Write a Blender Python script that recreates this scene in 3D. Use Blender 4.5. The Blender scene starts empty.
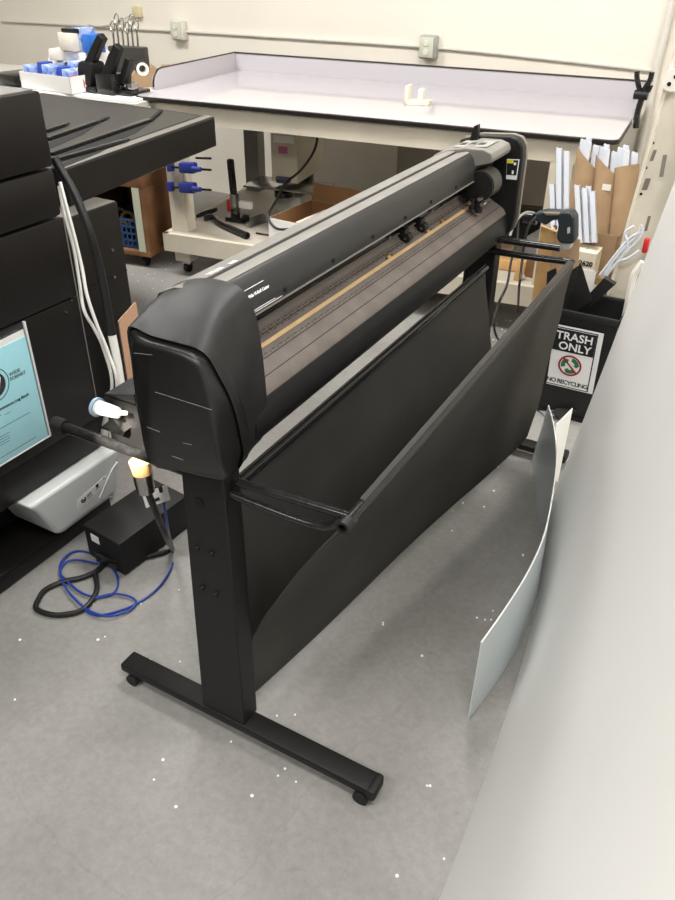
import bpy, bmesh, math, random
from mathutils import Vector, Matrix
random.seed(7)
C = bpy.context.scene.collection
F, H = 775.0, 1.65
PITCH, YAW, ROLL = (math.radians(a) for a in (33.3, -28.96, 0.69))
fw = Vector((math.sin(YAW)*math.cos(PITCH), math.cos(YAW)*math.cos(PITCH), -math.sin(PITCH)))
rt = Vector((math.cos(YAW), -math.sin(YAW), 0)); up = rt.cross(fw)
RT = rt*math.cos(ROLL)+up*math.sin(ROLL); UP = -rt*math.sin(ROLL)+up*math.cos(ROLL)
CAM = Vector((0, 0, H))
def ray(px, py): return RT*(px-337.5)+UP*(450-py)+fw*F
def PZ(px, py, z): d = ray(px, py); return CAM+d*((z-H)/d.z)
def PX(px, py, x): d = ray(px, py); return CAM+d*(x/d.x)
def PY(px, py, y): d = ray(px, py); return CAM+d*(y/d.y)

# ---------------------------------------------------------------- materials
def lin(c): c /= 255.0; return c/12.92 if c <= .04045 else ((c+.055)/1.055)**2.4
MATS = {}
def mat(name, rgb, rough=.5, metal=0, vary=.0, scale=8, bump=0, bscale=200, coat=0, trans=0, rgb2=None, spec=.5, ior=1.45, alpha=1, emit=0):
    if name in MATS: return MATS[name]
    m = bpy.data.materials.new(name); m.use_nodes = True; nt = m.node_tree; b = nt.nodes['Principled BSDF']
    col = tuple(lin(v) for v in rgb)+(1,)
    b.inputs['Base Color'].default_value = col; b.inputs['Roughness'].default_value = rough
    b.inputs['Metallic'].default_value = metal; b.inputs['Coat Weight'].default_value = coat
    b.inputs['Transmission Weight'].default_value = trans; b.inputs['IOR'].default_value = ior
    b.inputs['Specular IOR Level'].default_value = spec; b.inputs['Alpha'].default_value = alpha
    tc = nt.nodes.new('ShaderNodeTexCoord')
    if vary or rgb2:
        n = nt.nodes.new('ShaderNodeTexNoise'); n.inputs['Scale'].default_value = scale; n.inputs['Detail'].default_value = 6
        nt.links.new(tc.outputs['Object'], n.inputs['Vector'])
        r = nt.nodes.new('ShaderNodeValToRGB'); r.color_ramp.elements[0].position = .35; r.color_ramp.elements[1].position = .68
        c2 = tuple(lin(v) for v in rgb2)+(1,) if rgb2 else tuple(min(1, v*(1+vary)) for v in col[:3])+(1,)
        c1 = col if rgb2 else tuple(v*(1-vary) for v in col[:3])+(1,)
        r.color_ramp.elements[0].color = c1; r.color_ramp.elements[1].color = c2
        nt.links.new(n.outputs['Fac'], r.inputs['Fac']); nt.links.new(r.outputs['Color'], b.inputs['Base Color'])
    if bump:
        n2 = nt.nodes.new('ShaderNodeTexNoise'); n2.inputs['Scale'].default_value = bscale
        nt.links.new(tc.outputs['Object'], n2.inputs['Vector'])
        bp = nt.nodes.new('ShaderNodeBump'); bp.inputs['Strength'].default_value = bump; bp.inputs['Distance'].default_value = .002
        nt.links.new(n2.outputs['Fac'], bp.inputs['Height']); nt.links.new(bp.outputs['Normal'], b.inputs['Normal'])
    MATS[name] = m; return m
BLK = mat('black_plastic', (24,24,24), .45, vary=.15, scale=30, bump=.15, bscale=600, spec=.35)
CAPM = mat('end_cover_plastic', (29,29,29), .42, vary=.25, scale=14, bump=.2, bscale=900, spec=.35)
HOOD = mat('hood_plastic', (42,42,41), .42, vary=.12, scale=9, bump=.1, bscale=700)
HOODT = mat('hood_top_dust_glare', (124,121,115), .6, vary=.1, scale=12, bump=.1, bscale=700)  # lighter grey carries both dust and reflected glare on the hood top
PLAT = mat('platen_grey', (90,82,76), .5, vary=.14, scale=18, bump=.1, bscale=500)
TAN = mat('cutting_strip_tan', (168,142,104), .6, vary=.08, scale=20)
PCOAT = mat('black_powder_coat', (24,23,23), .5, vary=.12, scale=20, bump=.25, bscale=900, spec=.35)
TUBE = mat('black_gloss_tube', (30,30,30), .16, vary=.3, scale=60)
DARK = mat('dark_gap', (8,8,8), .8)
FAB = mat('black_fabric', (62,60,56), .8, vary=.12, scale=4, bump=.5, bscale=1500, spec=.3)
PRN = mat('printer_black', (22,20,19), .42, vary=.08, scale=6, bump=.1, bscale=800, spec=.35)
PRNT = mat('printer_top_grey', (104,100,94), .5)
EDGE = mat('edge_grey', (120,115,108), .45)
WHT = mat('white_paint', (222,218,208), .6, vary=.03, scale=3)
BEIGE = mat('beige_paint', (206,198,180), .6, vary=.06, scale=5)
BEIGED = mat('worn_shelf_board', (168,160,146), .65, rgb2=(190,182,168), scale=3)
LAM = mat('white_laminate', (192,188,192), .08)
EBLK = mat('black_edge_band', (30,27,25), .4)
KRAFT = mat('kraft_cardboard', (166,138,106), .85, vary=.07, scale=12)
KRAFTD = mat('brown_cardboard', (140,102,66), .85, vary=.08, scale=10)
PAPER = mat('white_card', (238,236,232), .6)
PVC = mat('white_plastic_profile', (204,208,216), .35)
SHEET = mat('white_plastic_sheet', (230,229,225), .34, vary=.02, scale=1.2)
SHEETE = mat('sheet_cut_edge', (240,240,236), .5)
BLUE = mat('blue_plastic', (38,50,130), .35)
PKT = mat('blue_packet', (46,92,178), .4, rgb2=(190,205,230), scale=25)
CHROME = mat('steel', (170,168,165), .25, metal=1)
BRASS = mat('brass_roller', (190,150,90), .3, metal=.8)
CABB = mat('black_cable', (22,22,22), .45)
CABBL = mat('blue_cable', (28,62,150), .4)
CABW = mat('white_cable', (232,230,224), .4)
OAK = mat('orange_brown_wood', (126,88,58), .55, vary=.2, scale=9)
WOOD = mat('pine_wood', (206,164,108), .6, vary=.1, scale=14)
CRATE = mat('blue_grey_basket', (44,72,110), .45)
CYAN = mat('blue_paper', (160,214,224), .3, vary=.04, scale=4)
INK = mat('ink_black', (22,24,28), .5)
INKW = mat('ink_white', (238,238,238), .5)
RED = mat('ink_red', (150,34,44), .5)
GRN = mat('ink_green', (40,120,70), .5)
YEL = mat('ink_yellow', (220,214,60), .5)
REDP = mat('red_plastic', (190,40,46), .4)
PINK = mat('pink_label', (196,110,150), .5)
TEAL = mat('dark_teal_plastic', (38,45,48), .45)
GREY = mat('grey_metal_box', (170,170,166), .4)
GLEAF = mat('translucent_tank', (222,226,224), .3, trans=.15)
ORANGE = mat('amber_glow', (230,184,124), .4)
RUB = mat('black_rubber', (20,20,20), .6)
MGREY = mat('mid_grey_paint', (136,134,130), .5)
TRB = mat('trash_can_black', (26,26,26), .5, vary=.1)
SLEEVE = mat('clear_sleeve', (235,240,240), .12, trans=.9, alpha=.1)

# ---------------------------------------------------------------- mesh helpers
class MB:
    def __init__(s): s.bm = bmesh.new()
    def box(s, a, b, bev=0, rot=0, seg=2):
        a, b = Vector(a), Vector(b); c = (a+b)/2; d = b-a
        t = bmesh.ops.create_cube(s.bm, size=1)['verts']
        for v in t: v.co = Vector((v.co.x*d.x, v.co.y*d.y, v.co.z*d.z))
        if bev:
            es = list({e for v in t for e in v.link_edges}); bev = min(bev, min(abs(x) for x in d)*.45)
            r = bmesh.ops.bevel(s.bm, geom=es, offset=bev, segments=seg, profile=.5, affect='EDGES')
            t = list({v for f in r['faces'] for v in f.verts} | {v for v in t if v.is_valid})
            seen = set(t); st = list(t)
            while st:
                v = st.pop()
                for e in v.link_edges:
                    o = e.other_vert(v)
                    if o not in seen: seen.add(o); st.append(o)
            t = list(seen)
        R_ = Matrix.Rotation(rot, 3, 'Z')
        for v in t: v.co = R_@v.co + c
        return s
    def obox(s, p, u, v, w, bev=0):      # corner p, three edge vectors
        p, u, v, w = map(Vector, (p, u, v, w))
        vs = [s.bm.verts.new(p+u*i+v*j+w*k) for k in (0,1) for j in (0,1) for i in (0,1)]
        fs = [s.bm.faces.new([vs[i] for i in q]) for q in ((0,2,3,1),(4,5,7,6),(0,1,5,4),(2,6,7,3),(0,4,6,2),(1,3,7,5))]
        if bev: bmesh.ops.bevel(s.bm, geom=list({e for f in fs for e in f.edges}), offset=bev, segments=2, profile=.5, affect='EDGES')
        return s
    def cyl(s, a, b, r, r2=None, n=20, cap=True):
        a, b = Vector(a), Vector(b); d = (b-a).normalized(); r2 = r if r2 is None else r2
        x = d.orthogonal().normalized(); y = d.cross(x)
        A = [s.bm.verts.new(a+(x*math.cos(t)+y*math.sin(t))*r) for t in (2*math.pi*i/n for i in range(n))]
        B = [s.bm.verts.new(b+(x*math.cos(t)+y*math.sin(t))*r2) for t in (2*math.pi*i/n for i in range(n))]
        for i in range(n): s.bm.faces.new((A[i], A[(i+1)%n], B[(i+1)%n], B[i]))
        if cap: s.bm.faces.new(A[::-1]); s.bm.faces.new(B)
        return s
    def pipe(s, a, b, r, ri, n=24):      # hollow tube
        a, b = Vector(a), Vector(b); d = (b-a).normalized(); x = d.orthogonal().normalized(); y = d.cross(x)
        L = [[s.bm.verts.new(p+(x*math.cos(t)+y*math.sin(t))*q) for t in (2*math.pi*i/n for i in range(n))] for p, q in ((a,r),(b,r),(b,ri),(a,ri))]
        for k in range(4):
            A, B = L[k], L[(k+1)%4]
            for i in range(n): s.bm.faces.new((A[i], A[(i+1)%n], B[(i+1)%n], B[i]))
        return s
    def tube(s, pts, r, n=8, sub=6, closed=False):
        P = [Vector(p) for p in pts]; Q = []
        if len(P) > 2 and sub > 1:
            for i in range(len(P)-1):
                p0 = P[max(i-1,0)]; p1 = P[i]; p2 = P[i+1]; p3 = P[min(i+2,len(P)-1)]
                for k in range(sub):
                    t = k/sub; Q.append(.5*((2*p1)+(p2-p0)*t+(2*p0-5*p1+4*p2-p3)*t*t+(3*p1-p0-3*p2+p3)*t**3))
            Q.append(P[-1])
        else: Q = P
        rings = []; x = None
        for i, q in enumerate(Q):
            d = (Q[min(i+1,len(Q)-1)]-Q[max(i-1,0)]).normalized()
            if x is None: x = d.orthogonal().normalized()
            else: x = (x-d*x.dot(d)).normalized()
            y = d.cross(x)
            rings.append([s.bm.verts.new(q+(x*math.cos(t)+y*math.sin(t))*r) for t in (2*math.pi*j/n for j in range(n))])
        for A, B in zip(rings, rings[1:]):
            for i in range(n): s.bm.faces.new((A[i], A[(i+1)%n], B[(i+1)%n], B[i]))
        s.bm.faces.new(rings[0][::-1]); s.bm.faces.new(rings[-1]); return s
    def prism(s, poly, ax, a, b):         # polygon extruded along an axis from a to b
        def v(p, t):
            return {'x': (t,p[0],p[1]), 'y': (p[0],t,p[1]), 'z': (p[0],p[1],t)}[ax]
        A = [s.bm.verts.new(v(p, a)) for p in poly]; B = [s.bm.verts.new(v(p, b)) for p in poly]; n = len(poly)
        for i in range(n): s.bm.faces.new((A[i], A[(i+1)%n], B[(i+1)%n], B[i]))
        s.bm.faces.new(A[::-1]); s.bm.faces.new(B); return s
    def slab(s, pts, w):                  # planar polygon in space with thickness vector w
        w = Vector(w); A = [s.bm.verts.new(Vector(p)) for p in pts]; B = [s.bm.verts.new(Vector(p)+w) for p in pts]; n = len(pts)
        for i in range(n): s.bm.faces.new((A[i], A[(i+1)%n], B[(i+1)%n], B[i]))
        s.bm.faces.new(A[::-1]); s.bm.faces.new(B); return s
    def loft(s, rows, closed=True, caps=True):
        V = [[s.bm.verts.new(Vector(p)) for p in r] for r in rows]; n = len(rows[0])
        for A, B in zip(V, V[1:]):
            for i in range(n if closed else n-1): s.bm.faces.new((A[i], A[(i+1)%n], B[(i+1)%n], B[i]))
        if caps and closed: s.bm.faces.new(V[0][::-1]); s.bm.faces.new(V[-1])
        return s
    def sheet(s, rows, th):               # open grid with a thickness along its normals
        V = [[Vector(p) for p in r] for r in rows]; R_, K = len(V), len(V[0]); N = []
        for i in range(R_):
            N.append([])
            for j in range(K):
                a = V[min(i+1,R_-1)][j]-V[max(i-1,0)][j]; b = V[i][min(j+1,K-1)]-V[i][max(j-1,0)]
                N[i].append(a.cross(b).normalized())
        T = [[s.bm.verts.new(V[i][j]+N[i][j]*th/2) for j in range(K)] for i in range(R_)]
        B = [[s.bm.verts.new(V[i][j]-N[i][j]*th/2) for j in range(K)] for i in range(R_)]
        for i in range(R_-1):
            for j in range(K-1):
                s.bm.faces.new((T[i][j],T[i+1][j],T[i+1][j+1],T[i][j+1])); s.bm.faces.new((B[i][j],B[i][j+1],B[i+1][j+1],B[i+1][j]))
        for i in range(R_-1):
            for j in (0, K-1): s.bm.faces.new((T[i][j],T[i+1][j],B[i+1][j],B[i][j]))
        for j in range(K-1):
            for i in (0, R_-1): s.bm.faces.new((T[i][j],T[i][j+1],B[i][j+1],B[i][j]))
        return s
    def build(s, name, m, parent=None, angle=35, bevel=0):
        bm = s.bm; bmesh.ops.recalc_face_normals(bm, faces=bm.faces)
        root = parent
        while root is not None and root.parent is not None: root = root.parent
        if root is not None: off = root.location.copy()
        else:
            lo = [min(v.co[k] for v in bm.verts) for k in range(3)]; hi = [max(v.co[k] for v in bm.verts) for k in range(3)]
            off = Vector(((lo[0]+hi[0])/2, (lo[1]+hi[1])/2, lo[2]))
        for v in bm.verts: v.co -= off
        me = bpy.data.meshes.new(name); bm.to_mesh(me); bm.free()
        for p in me.polygons: p.use_smooth = True
        me.set_sharp_from_angle(angle=math.radians(angle)); me.materials.append(m)
        o = bpy.data.objects.new(name, me); C.objects.link(o)
        if parent is not None: o.parent = parent
        else: o.location = off
        if bevel:
            b = o.modifiers.new('bevel', 'BEVEL'); b.width = bevel; b.segments = 3; b.limit_method = 'ANGLE'; b.angle_limit = math.radians(30)
        return o
def tag(o, label=None, cat=None, group=None, kind=None):
    for k, v in (('label',label),('category',cat),('group',group),('kind',kind)):
        if v: o[k] = v
    return o
def thing(name, label, cat, loc, group=None):
    o = bpy.data.objects.new(name, None); C.objects.link(o); o.location = loc; o.empty_display_size = .05
    return tag(o, label, cat, group)
def copy_tree(o, parent=None, delta=None):
    c = o.copy(); C.objects.link(c); c.parent = parent
    if delta is not None: c.location = o.location+Vector(delta)
    for ch in list(o.children): copy_tree(ch, c)
    return c
def txt(name, s, size, org, xd, yd, m, parent, align='LEFT', ext=.0003, spacing=1, bold=0, shear=0):
    cu = bpy.data.curves.new(name, 'FONT'); cu.body = s; cu.size = size; cu.extrude = ext; cu.align_x = align; cu.offset = bold; cu.shear = shear
    cu.space_character = spacing; cu.resolution_u = 3
    t = bpy.data.objects.new(name, cu); C.objects.link(t); bpy.context.view_layer.update()
    me = bpy.data.meshes.new_from_object(t.evaluated_get(bpy.context.evaluated_depsgraph_get()))
    bpy.data.objects.remove(t); bpy.data.curves.remove(cu)
    xd = Vector(xd).normalized(); yd = Vector(yd).normalized(); zd = xd.cross(yd).normalized()
    root = parent
    while root.parent is not None: root = root.parent
    M = Matrix((xd, yd, zd)).transposed().to_4x4(); M.translation = Vector(org)-root.location
    me.transform(M); me.materials.clear(); me.materials.append(m)
    o = bpy.data.objects.new(name, me); C.objects.link(o); o.parent = parent; return o

# ---------------------------------------------------------------- camera
cd = bpy.data.cameras.new('camera'); co = bpy.data.objects.new('camera', cd); C.objects.link(co)
Mx = Matrix((RT, UP, -fw)).transposed().to_4x4(); Mx.translation = CAM; co.matrix_world = Mx
cd.sensor_fit = 'VERTICAL'; cd.sensor_height = 36; cd.sensor_width = 27; cd.lens = F/900*36; cd.clip_start = .01
bpy.context.scene.camera = co

# ---------------------------------------------------------------- floor and walls
fm = bpy.data.materials.new('concrete'); fm.use_nodes = True; nt = fm.node_tree; b = nt.nodes['Principled BSDF']
tc = nt.nodes.new('ShaderNodeTexCoord')
def noise(sc, det=8, rough=.6, dist=0):
    n = nt.nodes.new('ShaderNodeTexNoise'); n.inputs['Scale'].default_value = sc; n.inputs['Detail'].default_value = det
    n.inputs['Roughness'].default_value = rough; n.inputs['Distortion'].default_value = dist
    nt.links.new(tc.outputs['Object'], n.inputs['Vector']); return n
def ramp(src, stops):
    r = nt.nodes.new('ShaderNodeValToRGB'); e = r.color_ramp.elements
    while len(e) < len(stops): e.new(.5)
    for k, (p, c) in enumerate(stops): e[k].position = p; e[k].color = c
    nt.links.new(src, r.inputs['Fac']); return r
def mix(mode, fac, a, b_):
    m = nt.nodes.new('ShaderNodeMix'); m.data_type = 'RGBA'; m.blend_type = mode
    if isinstance(fac, float): m.inputs[0].default_value = fac
    else: nt.links.new(fac, m.inputs[0])
    nt.links.new(a, m.inputs[6])
    if isinstance(b_, tuple): m.inputs[7].default_value = b_
    else: nt.links.new(b_, m.inputs[7])
    return m.outputs[2]
g = lambda v, w=1.0: (lin(v), lin(v*.985*w), lin(v*.955*w), 1)
base = ramp(noise(1.6, 6, .6, .6).outputs['Fac'], [(.3, g(128)), (.5, g(141)), (.72, g(152))]).outputs['Color']
fine = ramp(noise(60, 4).outputs['Fac'], [(.3, (.86,.86,.86,1)), (.7, (1.05,1.05,1.05,1))]).outputs['Color']
c = mix('MULTIPLY', 1.0, base, fine)
st = ramp(noise(7, 5, .7, 1.0).outputs['Fac'], [(.66, (0,0,0,1)), (.74, (1,1,1,1))]).outputs['Color']
c = mix('MIX', mix('MULTIPLY', 1.0, st, (.35,.35,.35,1)), c, g(112))
st2 = ramp(noise(23, 3, .6, 0).outputs['Fac'], [(.70, (0,0,0,1)), (.76, (1,1,1,1))]).outputs['Color']
c = mix('MIX', mix('MULTIPLY', 1.0, st2, (.4,.4,.4,1)), c, g(118))
vo = nt.nodes.new('ShaderNodeTexVoronoi'); vo.feature = 'DISTANCE_TO_EDGE'; vo.inputs['Scale'].default_value = 1.1
wn = noise(3, 4); wm = nt.nodes.new('ShaderNodeMix'); wm.data_type = 'RGBA'; wm.inputs[0].default_value = .12
nt.links.new(tc.outputs['Object'], wm.inputs[6]); nt.links.new(wn.outputs['Color'], wm.inputs[7]); nt.links.new(wm.outputs[2], vo.inputs['Vector'])
cr = ramp(vo.outputs['Distance'], [(.0, (.7,.7,.7,1)), (.0035, (0,0,0,1))]).outputs['Color']
c = mix('MIX', mix('MULTIPLY', 1.0, cr, (.25,.25,.25,1)), c, g(105))
nt.links.new(c, b.inputs['Base Color'])
rr = ramp(noise(5).outputs['Fac'], [(.3, (.38,.38,.38,1)), (.7, (.55,.55,.55,1))]); nt.links.new(rr.outputs['Color'], b.inputs['Roughness'])
bp = nt.nodes.new('ShaderNodeBump'); bp.inputs['Strength'].default_value = .15; bp.inputs['Distance'].default_value = .003
nt.links.new(noise(90).outputs['Fac'], bp.inputs['Height']); nt.links.new(bp.outputs['Normal'], b.inputs['Normal'])
def struct(name, mb, m, **k): o = mb.build(name, m, **k); o['kind'] = 'structure'; return o
struct('floor', MB().box((-7,-2.5,-.06),(2.6,5.2,0)), fm)
WALLM = mat('wall_paint', (238,232,219), .7, vary=.02, scale=2)
struct('wall_back', MB().box((-7,4.93,-.06),(2.6,5.03,3.2)), WALLM)
struct('wall_left', MB().box((-7.1,-2.5,-.06),(-7,5.03,3.2)), WALLM)
struct('wall_right', MB().box((2.6,-2.5,-.06),(2.7,5.03,3.2)), WALLM)

# conduit with two outlet boxes on the back wall
YW = 4.917
q = [PY(x, y, YW) for x, y in ((2,21),(60,24),(120,28),(178,31),(260,36),(428,47),(540,58),(657,71))]
cdt = MB(); cdt.tube(q, .010, n=10)
cdo = cdt.build('wall_conduit', WHT); tag(cdo, 'thin white electrical conduit running level along the back wall', 'conduit')
for k, (px, py) in enumerate(((178.5,30),(428.5,47))):
    p = PY(px, py, 4.89); t = thing('outlet_box', 'pale wall outlet box on conduit, '+('left one above the tape dispenser','right one above the white table')[k], 'outlet', (p.x, YW, p.z), 'outlet boxes on the back wall')
    MB().box((p.x-.055,4.862,p.z-.065),(p.x+.055,4.929,p.z+.065), .014).build('box', GREY if k else WHT, t)
    MB().box((p.x-.045,4.853,p.z-.055),(p.x+.045,4.862,p.z+.055), .004).build('cover_plate', mat('plate_green_grey',(206,208,188),.4), t)
    for s in (-1,1):
        MB().cyl((p.x,4.853,p.z+s*.024),(p.x,4.846,p.z+s*.024),.017).box((p.x-.008,4.844,p.z+s*.024-.004),(p.x-.005,4.847,p.z+s*.024+.008)).build('socket', WHT, t)
p = PY(136.5, 12, 4.9)
t = thing('junction_box', 'small cream junction box high on the back wall, fed by a drooping cable', 'outlet', (p.x, 4.93, p.z))
MB().box((p.x-.035,4.89,p.z-.035),(p.x+.035,4.929,p.z+.035), .008).build('box', mat('cream',(216,204,166),.5), t)
MB().tube([PY(x,y,4.9) for x,y in ((134,13),(125,18),(112,24),(98,26),(88,24))], .006).build('cable', WHT, t)
tag(MB().tube([PY(x,y,4.9) for x,y in ((683,-30),(672,4),(664,38),(656,70),(649,108),(640,150))]+[Vector((PY(640,150,4.9).x,4.9,.0))], .02, n=12).build('vertical_pipe', WHT), 'white vertical pipe at the right end of the back wall', 'pipe')

# ---------------------------------------------------------------- vinyl cutter
cut = thing('vinyl_cutter', 'large black roll-fed vinyl cutter on a floor stand with fabric catch basket', 'cutter', (-.83, 1.7, 0))
def leg(y0, y1):
    rows = [[(xl,y0,z),(xr,y0,z),(xr,y1,z),(xl,y1,z)] for z, xl, xr in ((.058,-.898,-.771),(.45,-.886,-.771),(.86,-.872,-.772))]
    return MB().loft(rows)
def foot(yc, sgn):
    f = MB(); f.box((-1.165,yc-.027,.034),(-.42,yc+.027,.06), .005)
    return f
for k, (ya, yb, yc) in enumerate(((.945,1.0,.967),(2.472,2.53,2.53))):
    L = leg(ya, yb).build('leg', PCOAT, cut, bevel=.004)
    if k == 0:
        for px, py in ((197,548),(211,554),(202,588),(216,594)):
            p = PY(px, py, .944); MB().cyl((p.x,.946,p.z),(p.x,.9385,p.z),.0065,.005,n=12).build('bolt', BLK, L)
        p = PY(199, 503, .944); MB().cyl((p.x,.946,p.z),(p.x,.943,p.z),.012,n=20).build('cable_hole', DARK, L)
    f = foot(yc, 1).build('foot', PCOAT, cut)
    for x, r in ((-1.13,.017),(-.45,.019)):
        MB().cyl((x,yc-.031,r),(x,yc+.031,r),r,n=24).build('caster', RUB, f)
    MB().box((-.44,yc-.029,.026),(-.416,yc+.029,.0615),.008).build('end_plug', RUB, f)
# crossbar between the legs at the back
MB().box((-.89,1.0,.42),(-.86,2.47,.50),.004).build('crossbar', PCOAT, cut)
Y0, Y1 = 1.03, 2.49
# lower beam and platen
bp_ = [(-.945,1.0),(-.868,.985),(-.862,.975),(-.777,.932),(-.766,.924),(-.757,.910),(-.752,.888),(-.749,.865),(-.752,.845),(-.765,.822),(-.79,.805),(-.84,.80),(-.95,.80),(-.975,.84),(-.972,.96)]
MB().prism(bp_, 'y', Y0, Y1).build('platen', PLAT, cut, angle=30)
MB().prism([(x+.0012,z) for x,z in [(-.757,.9105),(-.7518,.888),(-.7488,.865),(-.7518,.845),(-.7648,.8215),(-.79,.8035),(-.82,.8005)]]+[(-.82,.806),(-.79,.810),(-.768,.828),(-.757,.85),(-.754,.865),(-.757,.888),(-.762,.909)], 'y', Y0, 2.484).build('front_lip', BLK, cut, angle=50)
# hood
hp = [(-.955,1.098),(-.915,1.116),(-.888,1.119),(-.884,1.115),(-.852,1.123),(-.842,1.1205),(-.8335,1.114),(-.827,1.104),(-.823,1.09),(-.8205,1.07),(-.819,1.048),(-.822,1.040),(-.835,1.037),(-.86,1.02),(-.90,1.0),(-.97,.97),(-.985,1.0),(-.978,1.06)]
hd = MB().prism(hp, 'y', Y0, Y1).build('hood', HOOD, cut, angle=28)
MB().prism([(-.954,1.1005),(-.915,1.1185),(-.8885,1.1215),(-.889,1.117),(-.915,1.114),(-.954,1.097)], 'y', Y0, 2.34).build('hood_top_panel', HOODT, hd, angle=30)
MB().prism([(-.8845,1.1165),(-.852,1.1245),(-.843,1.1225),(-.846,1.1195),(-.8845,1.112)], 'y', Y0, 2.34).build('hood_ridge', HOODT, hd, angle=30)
MB().box((-.8225,Y0,1.0405),(-.8175,2.45,1.0435)).build('hood_lip', EDGE, hd)
# rail in the slot
MB().box((-.885,Y0,.99),(-.866,2.49,1.012)).build('carriage_rail', TUBE, cut)
MB().box((-.87,Y0,.9905),(-.862,2.49,.9925)).build('rail_edge', EDGE, cut)
# tan cutting strip, grooves and ruler marks on the sloping platen
def plz(x): return .975+(x+.862)*(.932-.975)/(-.777+.862)
def strip(x0, x1, y0, y1, h=.0012, up_=.0006):
    return [(x0,y0,plz(x0)+up_),(x1,y0,plz(x1)+up_),(x1,y1,plz(x1)+up_),(x0,y1,plz(x0)+up_)], (0,0,h)
MB().slab(*strip(-.834,-.826,Y0,2.40,.0012)).build('cutting_strip', TAN, cut)
gr = MB()
for x in (-.7795,-.808,-.850): gr.slab(*strip(x-.0007,x+.0007,Y0,2.48,.0004,.0001))
gr.slab([(-.7575,Y0,.9105),(-.7555,Y0,.908),(-.7555,2.48,.908),(-.7575,2.48,.9105)], (.0006,0,.0006))
gr.build('platen_groove', DARK, cut)
rm = MB(); rm2 = MB(); y = 1.05
while y < 2.38:
    for x in (-.856,-.846): rm.slab(*strip(x-.0006,x+.0006,y,y+.012,.0004,.0002))
    rm2.slab(*strip(-.8156,-.8144,y,y+.012,.0004,.0002))
    rm.slab(*strip(-.858,-.846,y+.02,y+.0213,.0004,.0002)); rm2.slab(*strip(-.816,-.811,y+.02,y+.0213,.0004,.0002))
    y += .028
rm.build('ruler_markings', DARK, cut); rm2.build('guide_markings', DARK, cut)
# brass grit rollers and pinch rollers
def onplat(px, py):
    for k in range(30): pass
    z = .96
    for k in range(8): p = PZ(px, py, z); z = plz(p.x)
    return p
for px, py in ((388,256),(429,232),(441,220),(466,202)):
    p = onplat(px, py); r = MB().cyl((-.846,p.y-.009,.957),(-.846,p.y+.009,.957),.0115).build('grit_roller', BRASS, cut)
    MB().box((-.858,p.y-.022,.962),(-.838,p.y+.022,.9645),.001).build('roller_opening', DARK, r)
for px, py in ((405,240),(420,229)):
    p = onplat(px, py); yy = p.y; q = thing
    h = MB().box((-.885,yy-.014,.978),(-.846,yy+.014,1.004),.005).build('pinch_roller_bracket', BLK, cut)
    MB().cyl((-.846,yy-.012,.979),(-.846,yy+.012,.979),.0125).build('pinch_roller', RUB, h)
    MB().cyl((-.846,yy-.0135,.979),(-.846,yy-.012,.979),.004).build('axle', CHROME, h)
for px, py in ((284,291),(332,264),(372,240),(404,220),(430,205),(455,190)):
    d = PX(px, py, -.822); MB().cyl((-.826,d.y,1.058),(-.817,d.y,1.058),.005,n=12).build('hood_screw', DARK, hd)
for px, py in ((389,236),(431,209),(443,202),(478,180)):
    d = PX(px, py, -.862); MB().cyl((-.865,d.y,1.0),(-.858,d.y,1.0),.004,n=10).build('rail_screw', CHROME, cut)
# cutting carriage
car = MB().cyl((-.80,2.325,1.03),(-.80,2.395,1.03),.045,n=36).build('cutting_carriage', mat('carriage_grey',(60,58,54),.5), cut)
MB().cyl((-.80,2.316,1.03),(-.80,2.326,1.03),.042,n=36).build('motor_cover', BLK, car)
MB().box((-.86,2.32,.985),(-.80,2.38,1.03),.01).build('carriage_block', BLK, car)
MB().cyl((-.79,2.305,.956),(-.79,2.305,.995),.012).cyl((-.81,2.30,.965),(-.81,2.30,.995),.011).build('blade_holder', BLK, car)
for x, z in ((-.785,1.0),(-.775,.985),(-.815,.985)):
    MB().cyl((x,2.31,z),(x,2.286,z),.006,n=14).build('knob', CHROME, car)
# far end of the hood: wider grey cover with a name plate, black end plate with control panel
hc = [(-.962,1.10),(-.915,1.122),(-.86,1.134),(-.80,1.136),(-.775,1.128),(-.768,1.112),(-.772,1.10),(-.83,1.082),(-.84,1.05),(-.97,1.03)]
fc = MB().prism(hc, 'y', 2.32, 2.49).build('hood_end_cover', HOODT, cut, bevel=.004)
MB().slab([(-.905,2.345,1.1268),(-.80,2.345,1.1385),(-.80,2.45,1.1385),(-.905,2.45,1.1268)],(0,0,.0008)).build('name_plate', mat('plate_grey',(150,147,140),.4), fc)
for k in range(3): MB().slab([(-.90+.03*k,2.38,1.1290+.0033*k),(-.882+.03*k,2.38,1.1310+.0033*k),(-.882+.03*k,2.41,1.1310+.0033*k),(-.90+.03*k,2.41,1.1290+.0033*k)],(0,0,.0005)).build('name_plate_mark', BLK, fc)
ep = [(-.955,1.06),(-.94,1.12),(-.88,1.14),(-.775,1.148),(-.748,1.142),(-.732,1.12),(-.727,1.085),(-.726,.90),(-.735,.86),(-.76,.825),(-.80,.80),(-.955,.80)]
pl = MB().prism(ep, 'y', 2.485, 2.525).build('end_plate', BLK, cut, bevel=.006)
MB().prism([(-.8+(x+.8)*1.004,.97+(z-.97)*1.008) for x,z in ep], 'y', 2.527, 2.54).build('end_plate_rim', mat('rim_highlight',(128,120,110),.45), pl, bevel=.004)  # taupe colour paints the highlight along the plate's right edge
a = PY(507,159,2.484); b_ = PY(519.5,159.5,2.484); c_ = PY(516.5,180,2.484); d_ = PY(506,179,2.484)
MB().slab([a,b_,c_,d_],(0,.002,0)).build('control_label', INKW, pl)
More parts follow.
